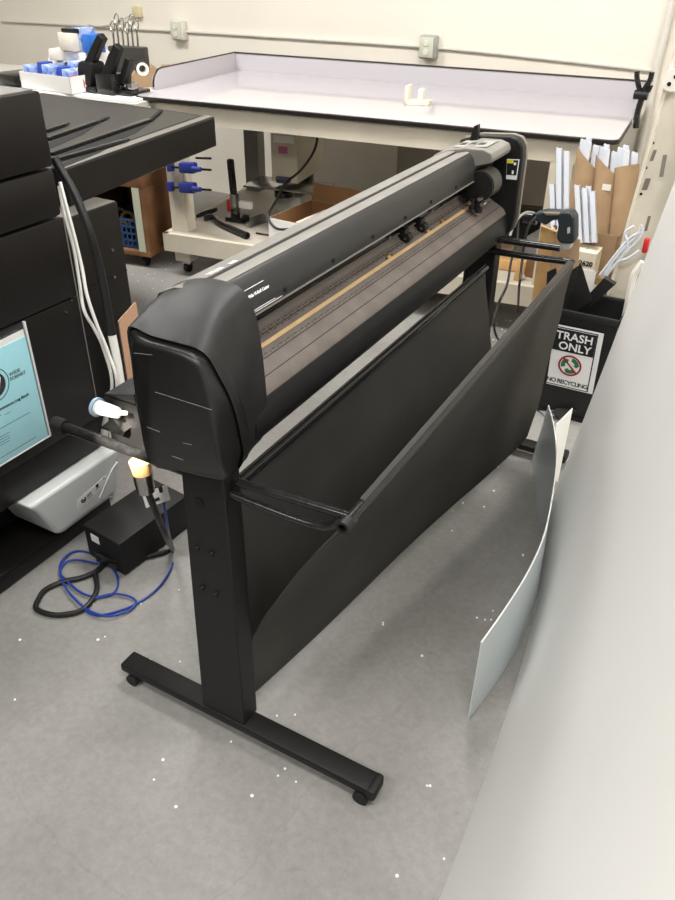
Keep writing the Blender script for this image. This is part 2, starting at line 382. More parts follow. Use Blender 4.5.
def lb(u0,v0,u1,v1):
    f = lambda u,v: (a*(1-u)+b_*u)*(1-v)+(d_*(1-u)+c_*u)*v-Vector((0,.001,0))
    return [f(u0,v0),f(u1,v0),f(u1,v1),f(u0,v1)]
MB().slab(lb(.03,.04,.93,.78),(0,.0005,0)).build('label_panel', INK, pl)
MB().slab([p-Vector((0,.0006,0)) for p in lb(.02,.02,.55,.2)],(0,.0005,0)).build('yellow_patch', YEL, pl)
MB().slab([p-Vector((0,.0006,0)) for p in lb(.6,.15,.78,.28)],(0,.0005,0)).slab([p-Vector((0,.0006,0)) for p in lb(.5,.55,.66,.72)],(0,.0005,0)).build('label_symbol', INKW, pl)
a = PY(472,141,2.46)
MB().slab([PY(469,142,2.46),PY(474,126,2.46),PY(478,125,2.46),PY(477,142,2.46)],(0,.02,0)).build('hood_hinge_tab', BLK, hd)
# near end cover: outer shell and inner side panel
far_ = [(-.962,1.02),(-.955,1.09),(-.93,1.113),(-.87,1.130),(-.815,1.130),(-.788,1.118),(-.770,1.085),(-.760,1.03),(-.754,.955),(-.752,.88),(-.757,.838),(-.79,.79),(-.85,.782),(-.94,.79),(-.965,.86)]
far_ = [Vector((x,1.075,z)) for x, z in far_]
def ring_smooth(P, n=4):
    out = []; N = len(P)
    for i in range(N):
        p0, p1, p2, p3 = P[i-1], P[i], P[(i+1)%N], P[(i+2)%N]
        for k in range(n):
            t = k/n; out.append(.5*((2*p1)+(p2-p0)*t+(2*p0-5*p1+4*p2-p3)*t*t+(3*p1-p0-3*p2+p3)*t**3))
    return out
npx = [(131,360,.90),(128,327,.895),(150,335,.895),(175,342,.895),(196,348,.897),(208,357,.90),(218,374,.908),(229,395,.925),(236,415,.945),(241,438,.97),(243,458,.99),(232,474,1.0),(190,470,.98),(154,458,.93),(138,410,.915)]
fpx = [(133,365,.885),(134,339,.885),(150,342,.882),(172,348,.880),(188,354,.880),(198,362,.880),(204,375,.880),(209,392,.880),(213,412,.880),(217,435,.883),(222,462,.89),(226,480,.925),(185,472,.93),(152,463,.90),(140,415,.885)]
near_ = ring_smooth([PY(*q) for q in npx]); face_ = ring_smooth([PY(*q) for q in fpx]); far_ = ring_smooth(far_)
rows = []
ctr = Vector((-.83,0,.94))
def inset(P, s, dy=0): return [Vector((ctr.x+(p.x-ctr.x)*s, p.y+dy, ctr.z+(p.z-ctr.z)*s)) for p in P]
rows.append(inset(near_, .95, .03)); rows.append(inset(near_, .975, .002)); rows.append(near_)
for t in (.03, .12, .3, .5, .7, .85, .95, 1):
    k = math.sin(t*math.pi/2)
    rows.append([Vector((a.x+(b.x-a.x)*k, a.y+(b.y-a.y)*t, a.z+(b.z-a.z)*k)) for a, b in zip(near_, far_)])
cv = MB().loft(rows).build('end_cover', CAPM, cut, angle=40)
rows = [inset(near_, .955, .03), inset(near_, .955, .001)]
for t, q in ((.5,.985),(.85,1.0),(1,1)):
    rows.append([Vector((a.x+(b.x-a.x)*t, a.y+(b.y-a.y)*t, a.z+(b.z-a.z)*t)) for a, b in zip(inset(near_, .955 if t<.9 else 1, .001), inset(face_, q))])
rows.append(inset(face_, .975, -.005)); rows.append(inset(face_, .93, -.0065))
sp = MB().loft(rows).build('side_panel', mat('side_panel_black',(22,22,22),.38,vary=.1,scale=30,bump=.1,bscale=900), cv, angle=50)
# scratches on the side panel
sc = MB()
for P_ in (((134,353),(152,355)),((155,392),(212,410)),((147,427),(160,432)),((183,443),(192,445)),((172,456),(183,460))):
    A, B = (PY(x,y,.8715) for x,y in P_); sc.cyl(A,B,.0005,n=6)
sc.build('scratch', mat('scratch_grey',(120,118,114),.6), sp)
# support arms and rods
r_ = .0085
MB().cyl((-.80,.975,.768),(-.498,.975,.785),r_).build('front_arm', TUBE, cut)
MB().tube([(-.80,.965,.745),(-.70,.965,.742),(-.63,.965,.741),(-.575,.966,.744),(-.545,.968,.756),(-.528,.972,.778)], r_, n=12).build('front_arm_brace', TUBE, cut)
MB().cyl((-.80,2.45,.834),(-.555,2.45,.842),.011).build('front_arm', TUBE, cut)
MB().tube([(-.80,2.46,.79),(-.70,2.46,.792),(-.60,2.46,.796),(-.53,2.46,.80),(-.51,2.46,.797)], .011, n=12).build('front_arm_brace', TUBE, cut)
rod = MB().cyl((-.507,.955,.787),(-.515,2.47,.797),.0105).build('basket_front_rod', TUBE, cut)
MB().pipe((-.5068,.935,.7868),(-.507,.958,.787),.0135,.008).build('rod_end_cap', BLK, rod)
MB().cyl((-.79,1.0,.735),(-.79,2.44,.735),.0125).build('basket_rear_rod', TUBE, cut)
ra = MB().cyl((-1.23,.975,.752),(-.87,.975,.752),.0115).build('rear_arm', TUBE, cut)
MB().cyl((-1.255,.975,.752),(-1.222,.975,.752),.0165,n=14).build('arm_end_cap', RUB, ra)
MB().cyl((-1.23,2.46,.752),(-.87,2.46,.752),.0115).build('rear_arm', TUBE, cut)
# fabric basket
nearp = [(-.512,.800),(-.505,.799),(-.497,.785),(-.520,.745),(-.565,.69),(-.615,.62),(-.66,.54),(-.70,.46),(-.74,.38),(-.775,.30),(-.79,.22),(-.79,.15),(-.785,.10),(-.80,.078),(-.818,.10),(-.825,.24),(-.822,.42),(-.812,.58),(-.80,.68),(-.79,.75)]
farp = [(-.522,.811),(-.515,.810),(-.503,.797)]+[tuple(PY(x,y,2.435)[k] for k in (0,2)) for x,y in ((570,275),(566,295),(562,315),(557,332),(552,348),(547,364),(543,379),(540,394),(536,408),(532,420),(527,436),(520,446))]+[(-.66,.14),(-.71,.36),(-.755,.56),(-.782,.68),(-.79,.750)]
rows = []
NR = 24
for i in range(NR+1):
    t = i/NR; s = t
    rows.append([(xn+(xf-xn)*s + .004*math.sin(9*t+j*.5)*(1 if 3 < j < 17 else 0), 1.012+t*(2.435-1.012)+(.03 if 3<j<16 else 0)*(1-t)*0, zn+(zf-zn)*s) for j, ((xn,zn),(xf,zf)) in enumerate(zip(nearp, farp))])
MB().sheet(rows, .0022).build('fabric_basket', FAB, cut, angle=60)
# lettering on the hood
yd = Vector((-.036,0,.018)); 
n = (Vector((-.915,0,1.1185))-Vector((-.954,0,1.1005))).normalized()
txt('model_lettering', 'TITAN', .0155, (-.890,1.105,1.1226), (0,1,0), (-.993,0,-.114), INKW, hd, ext=.0002, spacing=1.0, bold=.0005)
txt('model_lettering', '160', .0155, (-.890,1.172,1.1226), (0,1,0), (-.993,0,-.114), INKW, hd, ext=.0002, bold=.0005)
sl = Vector((-.833,0,1.112))-Vector((-.824,0,1.075)); sl.normalize()
P0 = Vector((-.8215,1.125,1.081))+Vector((.0012,0,0))
txt('small_lettering', 'Wide Vi-Roll Cutter', .0088, P0, (0,1,0), sl, INKW, hd, ext=.0002, bold=.0003)
ln = MB()
for z0, y0, y1 in ((1.0485,1.09,1.24),(1.0525,1.09,1.215),(1.098,1.09,1.185)):
    x0 = -.819-(z0-1.048)*.07+.0006 if z0 < 1.09 else -.8242
    ln.box((x0-.0008,y0,z0),(x0+.0005,y1,z0+.0006))
ln.build('hood_pinstripe', INKW, hd)
# rear bracket with spool catching the sun
A = PY(104,394,1.02); B = PY(137,398,1.02)
brk = MB().slab([PY(104,394,1.02),PY(134,395,1.02),PY(146,452,1.02),PY(112,440,1.02)],(0,.004,0)).box((A.x,1.02,A.z-.004),(-.93,1.17,A.z)).build('rear_bracket', PCOAT, cut)
p = PY(97,407,1.0); q = PY(118,413,1.0)
sp_ = MB().cyl(p,q,.017,.012,n=24).cyl(q,PY(126,413,1.0),.005).build('media_spool', mat('clear_grey',(206,208,206),.3), brk)
MB().cyl(p-Vector((.003,0,0)),p+Vector((.004,0,0)),.021,n=24).build('spool_rim', mat('pale_blue',(150,176,196),.35), sp_)
MB().slab([PY(100,428,1.0),PY(112,418,1.0),PY(124,432,1.0),PY(122,436,1.0)],(0,.02,0)).build('bracket_tab', CHROME, brk)
# metal cup plug with cable hanging beneath the rear arm
p = PY(140,461,1.0); q = PY(146,491,1.0)
cup = MB().cyl(p,p+(q-p)*.4,.024,.021,n=28).build('amber_glow_sleeve', ORANGE, cut)  # amber colour stands in for the sunlit glow inside the cup
MB().cyl(p+(q-p)*.38,q,.0225,.020,n=28).build('metal_collar', CHROME, cup)
tg = MB().slab([PY(142,494,1.05),PY(166,485,1.05),PY(170,500,1.05),PY(146,508,1.05)],(0,.002,0)).build('hang_tag', PAPER, cut)
MB().slab([PY(158,487,1.049),PY(162,486,1.049),PY(163,492,1.049),PY(160,493,1.049)],(0,-.0006,0)).slab([PY(149,501,1.049),PY(159,497,1.049),PY(160,500,1.049),PY(150,504,1.049)],(0,-.0006,0)).build('tag_marks', INK, tg)

# ---------------------------------------------------------------- cables on the floor
def fl(pts, r): return [PZ(x,y,r) for x,y in pts]
bc = [PY(147,490,1.0),PY(153,505,1.02),PY(160,522,1.05),PY(168,540,1.12)]
low = [(172,550),(165,552),(150,556),(128,558),(108,562),(95,572),(80,578),(62,582),(45,590),(38,600),(36,608),(45,613),(60,615),(80,611),(92,600),(97,588),(95,574)]
tag(MB().tube(bc+fl(low,.009),.008,n=10).build('power_cable', CABB), 'thick black power cable lying in a loop on the floor by the printer', 'cable')
hi = [PY(163,497,1.1),PY(165,510,1.1),PY(168,530,1.15)]
loop = [(173,552),(172,566),(163,582),(150,595),(132,606),(112,613),(95,615),(84,608),(94,599),(112,594),(128,596),(136,602),(128,611),(108,616),(88,610),(72,596),(62,580),(60,566),(66,556),(76,551),(90,553),(104,560),(115,572),(118,584),(112,594),(96,597),(80,592),(66,580),(60,572),(66,562),(78,560),(95,563),(100,562)]
tag(MB().tube(hi+fl(loop,.0045)[0:1]+[PZ(x,y,.005+.004*((i//6)%3)) for i,(x,y) in enumerate(loop[1:])],.0035,n=8).build('ethernet_cable', CABBL), 'thin blue ethernet cable coiled on the concrete floor', 'cable')

# ---------------------------------------------------------------- small black box on the floor
t = thing('power_backup_box', 'small black box with a tiny white label, on the floor behind the cutter leg', 'box', (-1.5,1.4,0))
A = Vector((-1.60,1.262,.004)); B = Vector((-1.434,1.244,.004)); dv = Vector((.02,.30,0)); hz = Vector((0,0,.125))
MB().obox(A, B-A, dv, hz, .006).build('body', mat('ups_black',(14,13,13),.6,vary=.15), t)
e = (B-A); o_ = Vector((0,-.0015,0))
MB().slab([A+e*.2+hz*.62+o_,A+e*.42+hz*.62+o_,A+e*.42+hz*.85+o_,A+e*.2+hz*.85+o_],(0,.001,0)).build('label', PAPER, t)
MB().box((-1.55,1.244,.01),(-1.46,1.252,.05),.002).build('vent_panel', TUBE, t)
# ---------------------------------------------------------------- large format printer
pr = thing('large_format_printer', 'big black large format printer at the left edge of the photo', 'printer', (-2.1,.6,0))
XF = -1.68; YE = 1.478; YL = -.3
MB().box((-2.6,YL,1.148),(XF,YE,1.33),.006).build('top_cover', PRN, pr)
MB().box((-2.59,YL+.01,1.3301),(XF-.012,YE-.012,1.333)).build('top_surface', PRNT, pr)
MB().box((-2.6,YL,1.018),(XF,YE,1.143),.012).build('upper_front_panel', PRN, pr)
MB().box((-2.6,YL,.79),(XF,YE,1.014),.004).build('front_door_panel', PRN, pr)
MB().box((-2.6,YL,.385),(XF,YE,.786),.004).build('front_lower_panel', PRN, pr)
MB().box((-2.58,YL+.01,.262),(XF-.07,YE-.01,1.32)).build('chassis', DARK, pr)
MB().box((-2.6,YL,.262),(XF-.02,YE,.382),.004).build('bottom_lip', PRN, pr)
MB().box((-2.6,YL,.0),(XF-.02,YE,.062),.01).build('base_skirt', PRN, pr)
MB().box((-2.6,YL,.055),(XF-.2,YE-.01,.27)).build('recess_wall', DARK, pr)
MB().box((XF-.002,YE-.0025,.385),(XF+.0015,YE+.0005,1.014)).build('panel_edge_trim', EDGE, pr)
for px, py in ((71,300),(66,312)):
    p = PX(px,py,XF); MB().cyl((XF,p.y,p.z),(XF+.004,p.y,p.z),.005,n=12).build('screw', CHROME, pr)
# side cabinet of the printer and output table
MB().box((-2.75,1.482,0),(-2.03,2.04,.872),.006).build('side_cabinet', PRN, pr)
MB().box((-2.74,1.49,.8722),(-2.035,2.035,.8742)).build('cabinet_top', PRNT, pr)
for z in (.62,.45,.3): MB().box((-2.031,1.484,z),(-2.028,2.038,z+.003)).build('cabinet_seam', DARK, pr)
for px, py in ((112,250),(114,277)):
    p = PX(px,py,-2.03); MB().cyl((-2.03,p.y,p.z),(-2.025,p.y,p.z),.006,n=12).build('screw', CHROME, pr)
at = thing('output_table', 'wide black metal output table with diagonal slotted ribs, beside the printer', 'table', (-2.7,2.4,.875))
Pa, Pb, Pc, Pd = Vector((-2.112,1.895,1)),Vector((-2.255,2.925,1)),Vector((-3.36,2.963,1)),Vector((-3.2,1.70,1))
MB().slab([p-Vector((0,0,.125)) for p in (Pa,Pb,Pc,Pd)],(0,0,.125)).build('table_body', PRN, at, bevel=.008)
e1 = Vector((-.045,-.004,0))
MB().slab([Pa+Vector((-.004,0,.0002)),Pb+Vector((-.004,-.01,.0002)),Pb+e1,Pa+e1],(0,0,.0015)).build('edge_highlight', mat('edge_highlight_grey',(112,108,101),.55), at)  # pale strip paints the highlight along the front edge chamfer
MB().slab([Pa+e1*1.3+Vector((0,.02,0)),Pb+e1*1.3-Vector((0,.03,0)),Pc+Vector((.02,-.02,0)),Pd+Vector((.02,.02,0))],(0,0,.001)).build('table_surface', mat('table_dark_grey',(50,48,44),.5,vary=.06), at)
for (p0,p1,p2),w in (((( 50,140),(98,123),(110,118)),.022),(((54,155),(152,121),(163,111)),.026),(((52,163),(126,142),(130,140)),.018),(((48,132),(66,126),(70,124)),.014)):
    a, b_, c_ = (PZ(x,y,1.004) for x,y in (p0,p1,p2)); d = (b_-a).normalized(); s_ = Vector((-d.y,d.x,0))*w
    rb = MB().obox(a-Vector((0,0,.002)), b_-a, s_, (0,0,.012)).build('rib', TUBE, at, bevel=.002)
    d2 = (c_-b_).normalized(); s2 = Vector((-d2.y,d2.x,0))*w*.6
    MB().obox(b_+Vector((0,0,.001)), c_-b_, s2, (0,0,.004)).build('slot_end', DARK, rb)
for P_ in (((50,159),(150,123),(136,133),(100,148),(60,163)),((46,144),(96,125),(84,134),(50,149)),((52,168),(110,147),(100,153),(60,169))):
    MB().slab([PZ(x,y,1.0012) for x,y in P_],(0,0,.0012)).build('slot_recess', DARK, at)
p = PX(92,172,-2.145); MB().cyl((p.x-.01,p.y,.945),(p.x+.006,p.y,.945),.005).build('screw', CHROME, at)
# log book in a sleeve on the printer front
lg = thing('log_book', 'light blue log book in a clear sleeve hanging on the printer front', 'booklet', (XF+.006,1.14,.42))
X = XF+.005
TRc, BRc = PX(25,329,X), PX(47.5,431,X); zt, zb = .758, .428; yr = 1.272
MB().box((XF+.0015,yr-.262,zb),(XF+.007,yr-.004,zt-.012),.001).build('cover', CYAN, lg)
MB().slab([(XF+.003,yr-.262,zt-.02),(XF+.003,yr-.004,zt-.012),(XF+.003,yr-.004,zt+.008),(XF+.003,yr-.262,zt+.0)],(.002,0,0)).build('inner_pages', PAPER, lg)
sv = MB().box((XF+.0078,yr-.268,zb-.006),(XF+.0086,yr+.004,zt+.028)).build('clear_sleeve', SLEEVE, lg)
MB().box((XF+.001,yr,zb-.006),(XF+.009,yr+.006,zt+.028),.001).box((XF+.001,yr-.268,zb-.006),(XF+.009,yr,zb-.002),.001).build('sleeve_seam', mat('sleeve_seam',(200,204,204),.2), lg)
X2 = XF+.0072; zd_ = (0,0,1); ydir = (0,1,0)
c0 = PX(-2,384,X2)
MB().cyl((XF+.006,c0.y-.012,c0.z),(XF+.0074,c0.y-.012,c0.z),.036,n=40).build('logo_disc', INK, lg)
MB().pipe((XF+.006,c0.y-.012,c0.z),(XF+.0074,c0.y-.012,c0.z),.048,.0455,n=40).build('logo_ring', INK, lg)
txt('logo_letter','W',.045,(XF+.0076,c0.y-.012,c0.z-.016),(0,1,0),(0,0,1),INKW,lg,'CENTER',bold=.001)
txt('title_text','WIDE',.015,(XF+.0074,c0.y+.039,c0.z+.004),(0,1,0),(0,0,1),INK,lg)
txt('title_text','FORMAT',.015,(XF+.0074,c0.y+.039,c0.z-.010),(0,1,0),(0,0,1),INK,lg,spacing=.85)
txt('title_text','Maintenance Log Book',.0125,(XF+.0074,yr-.036,c0.z-.075),(0,1,0),(0,0,1),INK,lg,'RIGHT',bold=.0003)
tl = MB()
for i,(y0,y1,z) in enumerate(((.045,.10,.565),(.11,.13,.560),(.03,.19,.528),(.06,.11,.505),(.065,.105,.497),(.06,.108,.489),(.065,.105,.481),(.03,.19,.445))):
    tl.box((XF+.0068,yr-.235+y0,z),(XF+.0074,yr-.235+y1,z+.0012))
tl.build('text_lines', INK, lg)
# waste tank under the printer
wt = thing('waste_tank', 'translucent white plastic tank with a printed label, hung low on the printer', 'container', (-1.60,1.26,.09))
def TK(yy0, yy1, z, xi, xo): return [(xi,yy0,z),(xo,yy0,z),(xo,yy1,z),(xi,yy1,z)]
MB().loft([TK(1.245,1.44,.070,-1.85,-1.685),TK(1.215,1.478,.092,-1.86,-1.665),TK(1.16,1.50,.22,-1.865,-1.655),TK(1.13,1.51,.259,-1.87,-1.65)]).build('tank', GLEAF, wt, bevel=.012)
def onface(z): return -1.665+(z-.115)*(.01/.105)
def fp(y, z, h=.001): return Vector((onface(z)+h, y, z))
MB().slab([fp(1.305,.130),fp(1.438,.152),fp(1.440,.188),fp(1.307,.168)],(.0008,0,0)).build('label', PAPER, wt)
cc_ = fp(1.333,.155,.0016)
lbl = MB().pipe(cc_,cc_+Vector((.0008,0,0)),.011,.0068,n=28).cyl(fp(1.395,.172,.0016),fp(1.395,.172,.0026),.0065).cyl(fp(1.427,.182,.0016),fp(1.427,.182,.0026),.003)
lbl.slab([fp(1.350,.146,.0016),fp(1.372,.149,.0016),fp(1.372,.151,.0016),fp(1.350,.148,.0016)],(.0008,0,0)).slab([fp(1.388,.158,.0016),fp(1.406,.161,.0016),fp(1.406,.163,.0016),fp(1.388,.160,.0016)],(.0008,0,0))
lbl.build('label_marks', INK, wt)
yd_ = Vector((0,1,.16))
txt('label_text','hp',.011,cc_+Vector((.001,0,-.003)),yd_,(.09,-.16,1),INK,wt,'CENTER',bold=.0004)
txt('label_text','pot',.013,fp(1.350,.155,.002),yd_,(.09,-.16,1),INK,wt,bold=.0006)
MB().tube([fp(1.40,.118,.001),fp(1.42,.14,.001),fp(1.445,.17,.001),fp(1.47,.195,.001),fp(1.495,.205,-.001)],.0035).build('moulded_rib', GLEAF, wt)

# hoses and cables behind the printer panel
tag(MB().tube([PX(54,158,-1.78),PX(62,172,-1.76),PX(75,195,-1.72),PX(89,230,-1.68),PX(99,265,-1.66),PX(106,300,-1.64),PX(112,335,-1.62)],.0125,n=12).build('black_hose', CABB), 'black hose curving down from between the printer and its output table', 'hose')
tag(MB().tube([PX(112,335,-1.62),PX(117,360,-1.61),PX(121,385,-1.60),PX(126,420,-1.59),(-1.66,1.53,.42),(-1.74,1.53,.25),(-1.78,1.54,.01)],.0125,n=12).build('sunlit_hose', CABW), 'lower run of the black hose, coloured white for the sunlight behind the cutter', 'hose')  # sunlight on the black hose is put into this white colour
tag(MB().tube([PX(60,182,-1.74),PX(66,205,-1.72),PX(74,235,-1.70),PX(82,268,-1.68),PX(87,295,-1.66),PX(97,325,-1.64),PX(108,352,-1.62),PX(117,385,-1.60),(-1.70,1.53,.3),(-1.75,1.53,.01)],.005).build('white_cable', CABW), 'thin white cable hanging closest to the black hose', 'cable', 'white cables beside the printer')
tag(MB().tube([PX(59,186,-1.76),PX(64,212,-1.74),PX(74,250,-1.72),PX(79,280,-1.70),PX(84,310,-1.67),PX(95,330,-1.66),PX(104,350,-1.65),PX(112,385,-1.64),(-1.72,1.52,.3),(-1.80,1.52,.01)],.005).build('white_cable', CABW), 'thin white cable hanging closest to the printer side', 'cable', 'white cables beside the printer')
a = PX(117,308,-2.0); 
tag(MB().slab([(-1.955,1.885,.002),(-1.955,1.99,.002),(-1.955,1.985,.53),(-1.955,1.885,.49)],(-.006,0,0)).build('cardboard_offcut', mat('sunlit_card',(196,156,128),.8)), 'upright cardboard offcut beside the printer cabinet, coloured peach for sunlight on it', 'cardboard')  # peach tone is sunlight painted onto brown cardboard

# ---------------------------------------------------------------- white table
th = math.radians(5.6); U = Vector((math.cos(th),math.sin(th),0)); V = Vector((-math.sin(th),math.cos(th),0))
TO = Vector((-3.12,3.385,0))   # front left corner, table frame
def T(u, v, z): return TO+U*u+V*v+Vector((0,0,z))
tb = thing('layout_table', 'long glossy white table with a raised rim and black edge, against the back wall', 'table', T(1.25,.55,0))
def rp(u0,v0,u1,v1,r,z):
    pts = []
    for cx,cy,a0 in ((u0+r,v0+r,180),(u1-r,v0+r,270),(u1-r,v1-r,0),(u0+r,v1-r,90)):
        for k in range(6): a_ = math.radians(a0+18*k); pts.append(T(cx+r*math.cos(a_),cy+r*math.sin(a_),z))
    return pts
MB().slab(rp(-.03,0,2.48,1.1,.05,.93),(0,0,.018)).build('edge_band', EBLK, tb, bevel=.003)
MB().slab(rp(-.022,.008,2.472,1.09,.045,.9485),(0,0,.0015)).build('top', LAM, tb)
def rim(p, q, thv, h, name, r=.085, flip=False):
    p, q = Vector(p), Vector(q); d = (q-p); L_ = d.length; d.normalize(); pts = [p]
    for k in range(7):
        a_ = math.radians(180-15*k); pts.append(p+d*(r+r*math.cos(a_))+Vector((0,0,h-r+r*math.sin(a_))))
    pts += [q+Vector((0,0,h)), q]
    o = MB().slab(pts, thv).build(name, LAM, tb)
    top = pts[1:-1]
    MB().tube([x+Vector(thv)*.5 for x in top], .0065, n=8, sub=1).build(name+'_edge_band', EBLK, o)
rim(T(-.02,.2,.95), T(-.02,1.1,.95), -U*.02, .10, 'left_rim')
rim(T(2.48,.45,.95), T(2.48,1.1,.95), U*.02, .10, 'right_rim', r=.09)
bk = MB().slab([T(-.04,1.09,.95),T(2.5,1.09,.95),T(2.5,1.09,1.045),T(-.04,1.09,1.05)],V*.02).build('back_rim', LAM, tb)
MB().slab([T(-.04,1.085,1.05),T(2.5,1.085,1.045),T(2.5,1.115,1.045),T(-.04,1.115,1.05)],(0,0,.005)).build('back_rim_edge_band', EBLK, bk)
MB().slab([T(.06,.03,.83),T(2.42,.03,.83),T(2.42,.03,.922),T(.06,.03,.922)],V*.035).slab([T(.06,.03,.83),T(.06,1.05,.83),T(.06,1.05,.922),T(.06,.03,.922)],U*.035).build('apron', BEIGE, tb)
MB().slab([T(.12,-.07,.25),T(2.32,-.0,.25),T(2.32,1.0,.25),T(.06,1.0,.25)],(0,0,-.012)).build('lower_shelf', BEIGED, tb)
MB().slab([T(.12,-.075,.15),T(2.32,-.005,.15),T(2.32,-.005,.252),T(.12,-.075,.252)],V*.03).slab([T(.12,-.075,.15),T(.06,1,.15),T(.06,1,.252),T(.12,-.075,.252)],U*.03).build('shelf_rail', BEIGE, tb)
MB().slab([T(1.12,1.03,.252),T(2.4,1.03,.252),T(2.4,1.03,.90),T(1.12,1.03,.90)],V*.012).build('back_panel', mat('taupe_panel',(172,164,150),.6,vary=.05), tb)
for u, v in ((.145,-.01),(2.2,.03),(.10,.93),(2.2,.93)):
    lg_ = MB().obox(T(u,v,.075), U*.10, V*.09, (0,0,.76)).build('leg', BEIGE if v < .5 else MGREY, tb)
    c1 = T(u+.05,v+.045,.028)
    MB().cyl(c1-U*.014,c1+U*.014,.028,n=24).build('caster_wheel', RUB, lg_)
    MB().obox(T(u+.022,v+.03,.05), U*.056, V*.035, (0,0,.03)).build('caster_fork', CHROME, lg_)
# clear little stand on the table top
p = PZ(404,105,.9501); q = PZ(428,106,.9501)
t = thing('white_fixture', 'small cream plastic fixture standing on the white table top', 'fixture', (p+q)/2)
cm = mat('cream_plastic',(232,228,206),.4); w_ = q-p
MB().obox(p, w_, V*.07, (0,0,.022), .003).build('base', cm, t)
MB().obox(p, w_*.14, V*.07, (0,0,.09), .003).build('post', cm, t)
MB().obox(p+w_*.5+V*.02, w_*.2, V*.04, (0,0,.075), .003).build('post', cm, t)
# spring clamps on the right rim
c0 = PY(640,100,4.02)
t = thing('spring_clamp', 'black spring clamp gripping the right edge of the white table', 'clamp', (c0.x,4.02,.94))
def pyl(pts, y=4.02): return [PY(x,yy,y) for x,yy in pts]
MB().tube(pyl(((636,128),(637,115),(640,104),(642,98))),.014,n=8).build('jaw', TUBE, t)
MB().tube(pyl(((642,99),(639,88),(637,78),(637,71))),.012,n=8).build('handle', TUBE, t)
MB().tube(pyl(((641,98),(645,88),(650,80),(652,72))),.012,n=8).build('handle', TUBE, t)
MB().tube(pyl(((642,96),(648,91),(651,85))),.011,n=8).build('handle', TUBE, t)
a = PY(641,95,4.02); MB().cyl(a-Vector((.03,0,0)),a+Vector((.03,0,0)),.02).build('pivot', BLK, t)
# things on the table's lower shelf
def shelfbox(mb, p0, p1, z, depth, h, rotv=None, bev=0):
    a, b_ = PZ(*p0, z), PZ(*p1, z); d = b_-a; n_ = Vector((-d.y,d.x,0)).normalized()*depth
    return mb.obox(a, d, n_, (0,0,h), bev), a, b_, n_
# bench band saw
_, a, b_, n_ = shelfbox(MB(), (273,213), (298,216), .251, .3, .3)
bs = thing('bench_band_saw', 'beige boxy bench saw with a blue knob, on the shelf under the white table', 'machine', a)
d = b_-a; u_ = d.normalized(); nn = n_.normalized()
MB().obox(a+nn*.05, d, nn*.30, (0,0,.10), .006).build('base', WHT, bs)
MB().obox(a+u_*d.length*.35+nn*.28, u_*.07, nn*.08, (0,0,.3), .003).build('column', TUBE, bs)
hdz = PY(270,184,a.y).z
MB().obox(a-u_*.0+Vector((0,0,.19)), d*1.02, nn*.42, (0,0,.32), .006).build('cabinet', mat('saw_beige',(206,198,178),.45), bs)
MB().obox(a-u_*.17-nn*.05+Vector((0,0,.15)), u_*.5, nn*.25, (0,0,.012), .003).build('work_table', CHROME, bs)
k0 = a+d*.5+Vector((0,0,.195)); MB().cyl(k0-nn*.02+Vector((0,0,.005)),k0-nn*.02+Vector((0,0,.03)),.045).build('knob', mat('knob_blue',(58,70,96),.4), bs)
k0 = a+d*.5-nn*.02+Vector((0,0,.115)); MB().cyl(k0,k0+Vector((0,0,.03)),.055).build('lower_knob', TUBE, bs)
f0 = a-nn*.0015+Vector((0,0,.19))
MB().slab([f0+d*.12+Vector((0,0,.225)),f0+d*.9+Vector((0,0,.225)),f0+d*.9+Vector((0,0,.265)),f0+d*.12+Vector((0,0,.265))],nn*.001).build('name_label', PAPER, bs)
MB().slab([f0+d*.3+Vector((0,0,.165)),f0+d*.65+Vector((0,0,.165)),f0+d*.65+Vector((0,0,.205)),f0+d*.3+Vector((0,0,.205))],nn*.001).build('pink_label', PINK, bs)
tag(MB().tube([PY(316,131,3.95),PY(317,141,3.9),PY(312,155,3.85),PY(300,171,3.8),PY(286,183,3.7),PY(277,199,3.6),PY(269,213,3.5),PY(270,222,3.46),PY(278,229,3.44),PY(292,229,3.42)],.007,n=8).build('hanging_cable', CABB), 'black cable hanging in front of the bench saw into the open carton', 'cable')
# open cardboard carton with papers
a, b_ = PZ(268,240,.252), PZ(300,252,.252)
a = PY(269,243,3.44); a.z = .252
cb = thing('open_carton', 'open cardboard carton, white outside and brown inside, on the shelf under the white table', 'box', (-2.1,3.6,.252))
O = Vector((PZ(269,243,.252).x, PZ(269,243,.252).y, .252)); ru = (U*math.cos(.35)-V*math.sin(.35)*0).normalized()
ru = Vector((math.cos(math.radians(-3)),math.sin(math.radians(-3)),0)); rv = Vector((-ru.y,ru.x,0)); W_, D_, H_ = .50,.42,.14
for nm, m_, parts_ in (('outer_walls', PAPER, ((0,0,W_,.004),(0,D_-.004,W_,.004),(0,0,.004,D_),(W_-.004,0,.004,D_))),('inner_walls', KRAFTD, ((.004,.004,W_-.008,.003),(.004,D_-.007,W_-.008,.003),(.004,.004,.003,D_-.008),(W_-.007,.004,.003,D_-.008)))):
    mb = MB()
    for (x,y_,w,dd) in parts_: mb.obox(O+ru*x+rv*y_, ru*w, rv*dd, (0,0,H_+(.001 if nm[0]=='i' else 0)))
    mb.build(nm, m_, cb)
MB().obox(O+ru*.008+rv*.008, ru*(W_-.016), rv*(D_-.016), (0,0,.01)).build('bottom', KRAFTD, cb)
MB().obox(O+rv*D_+Vector((0,0,H_)), ru*W_, rv*.03+Vector((0,0,.09)), rv*.004).build('back_flap', KRAFTD, cb)
MB().obox(O+ru*W_+Vector((0,0,H_)), ru*.12+Vector((0,0,.05)), rv*D_, ru*.004).build('side_flap', KRAFT, cb)
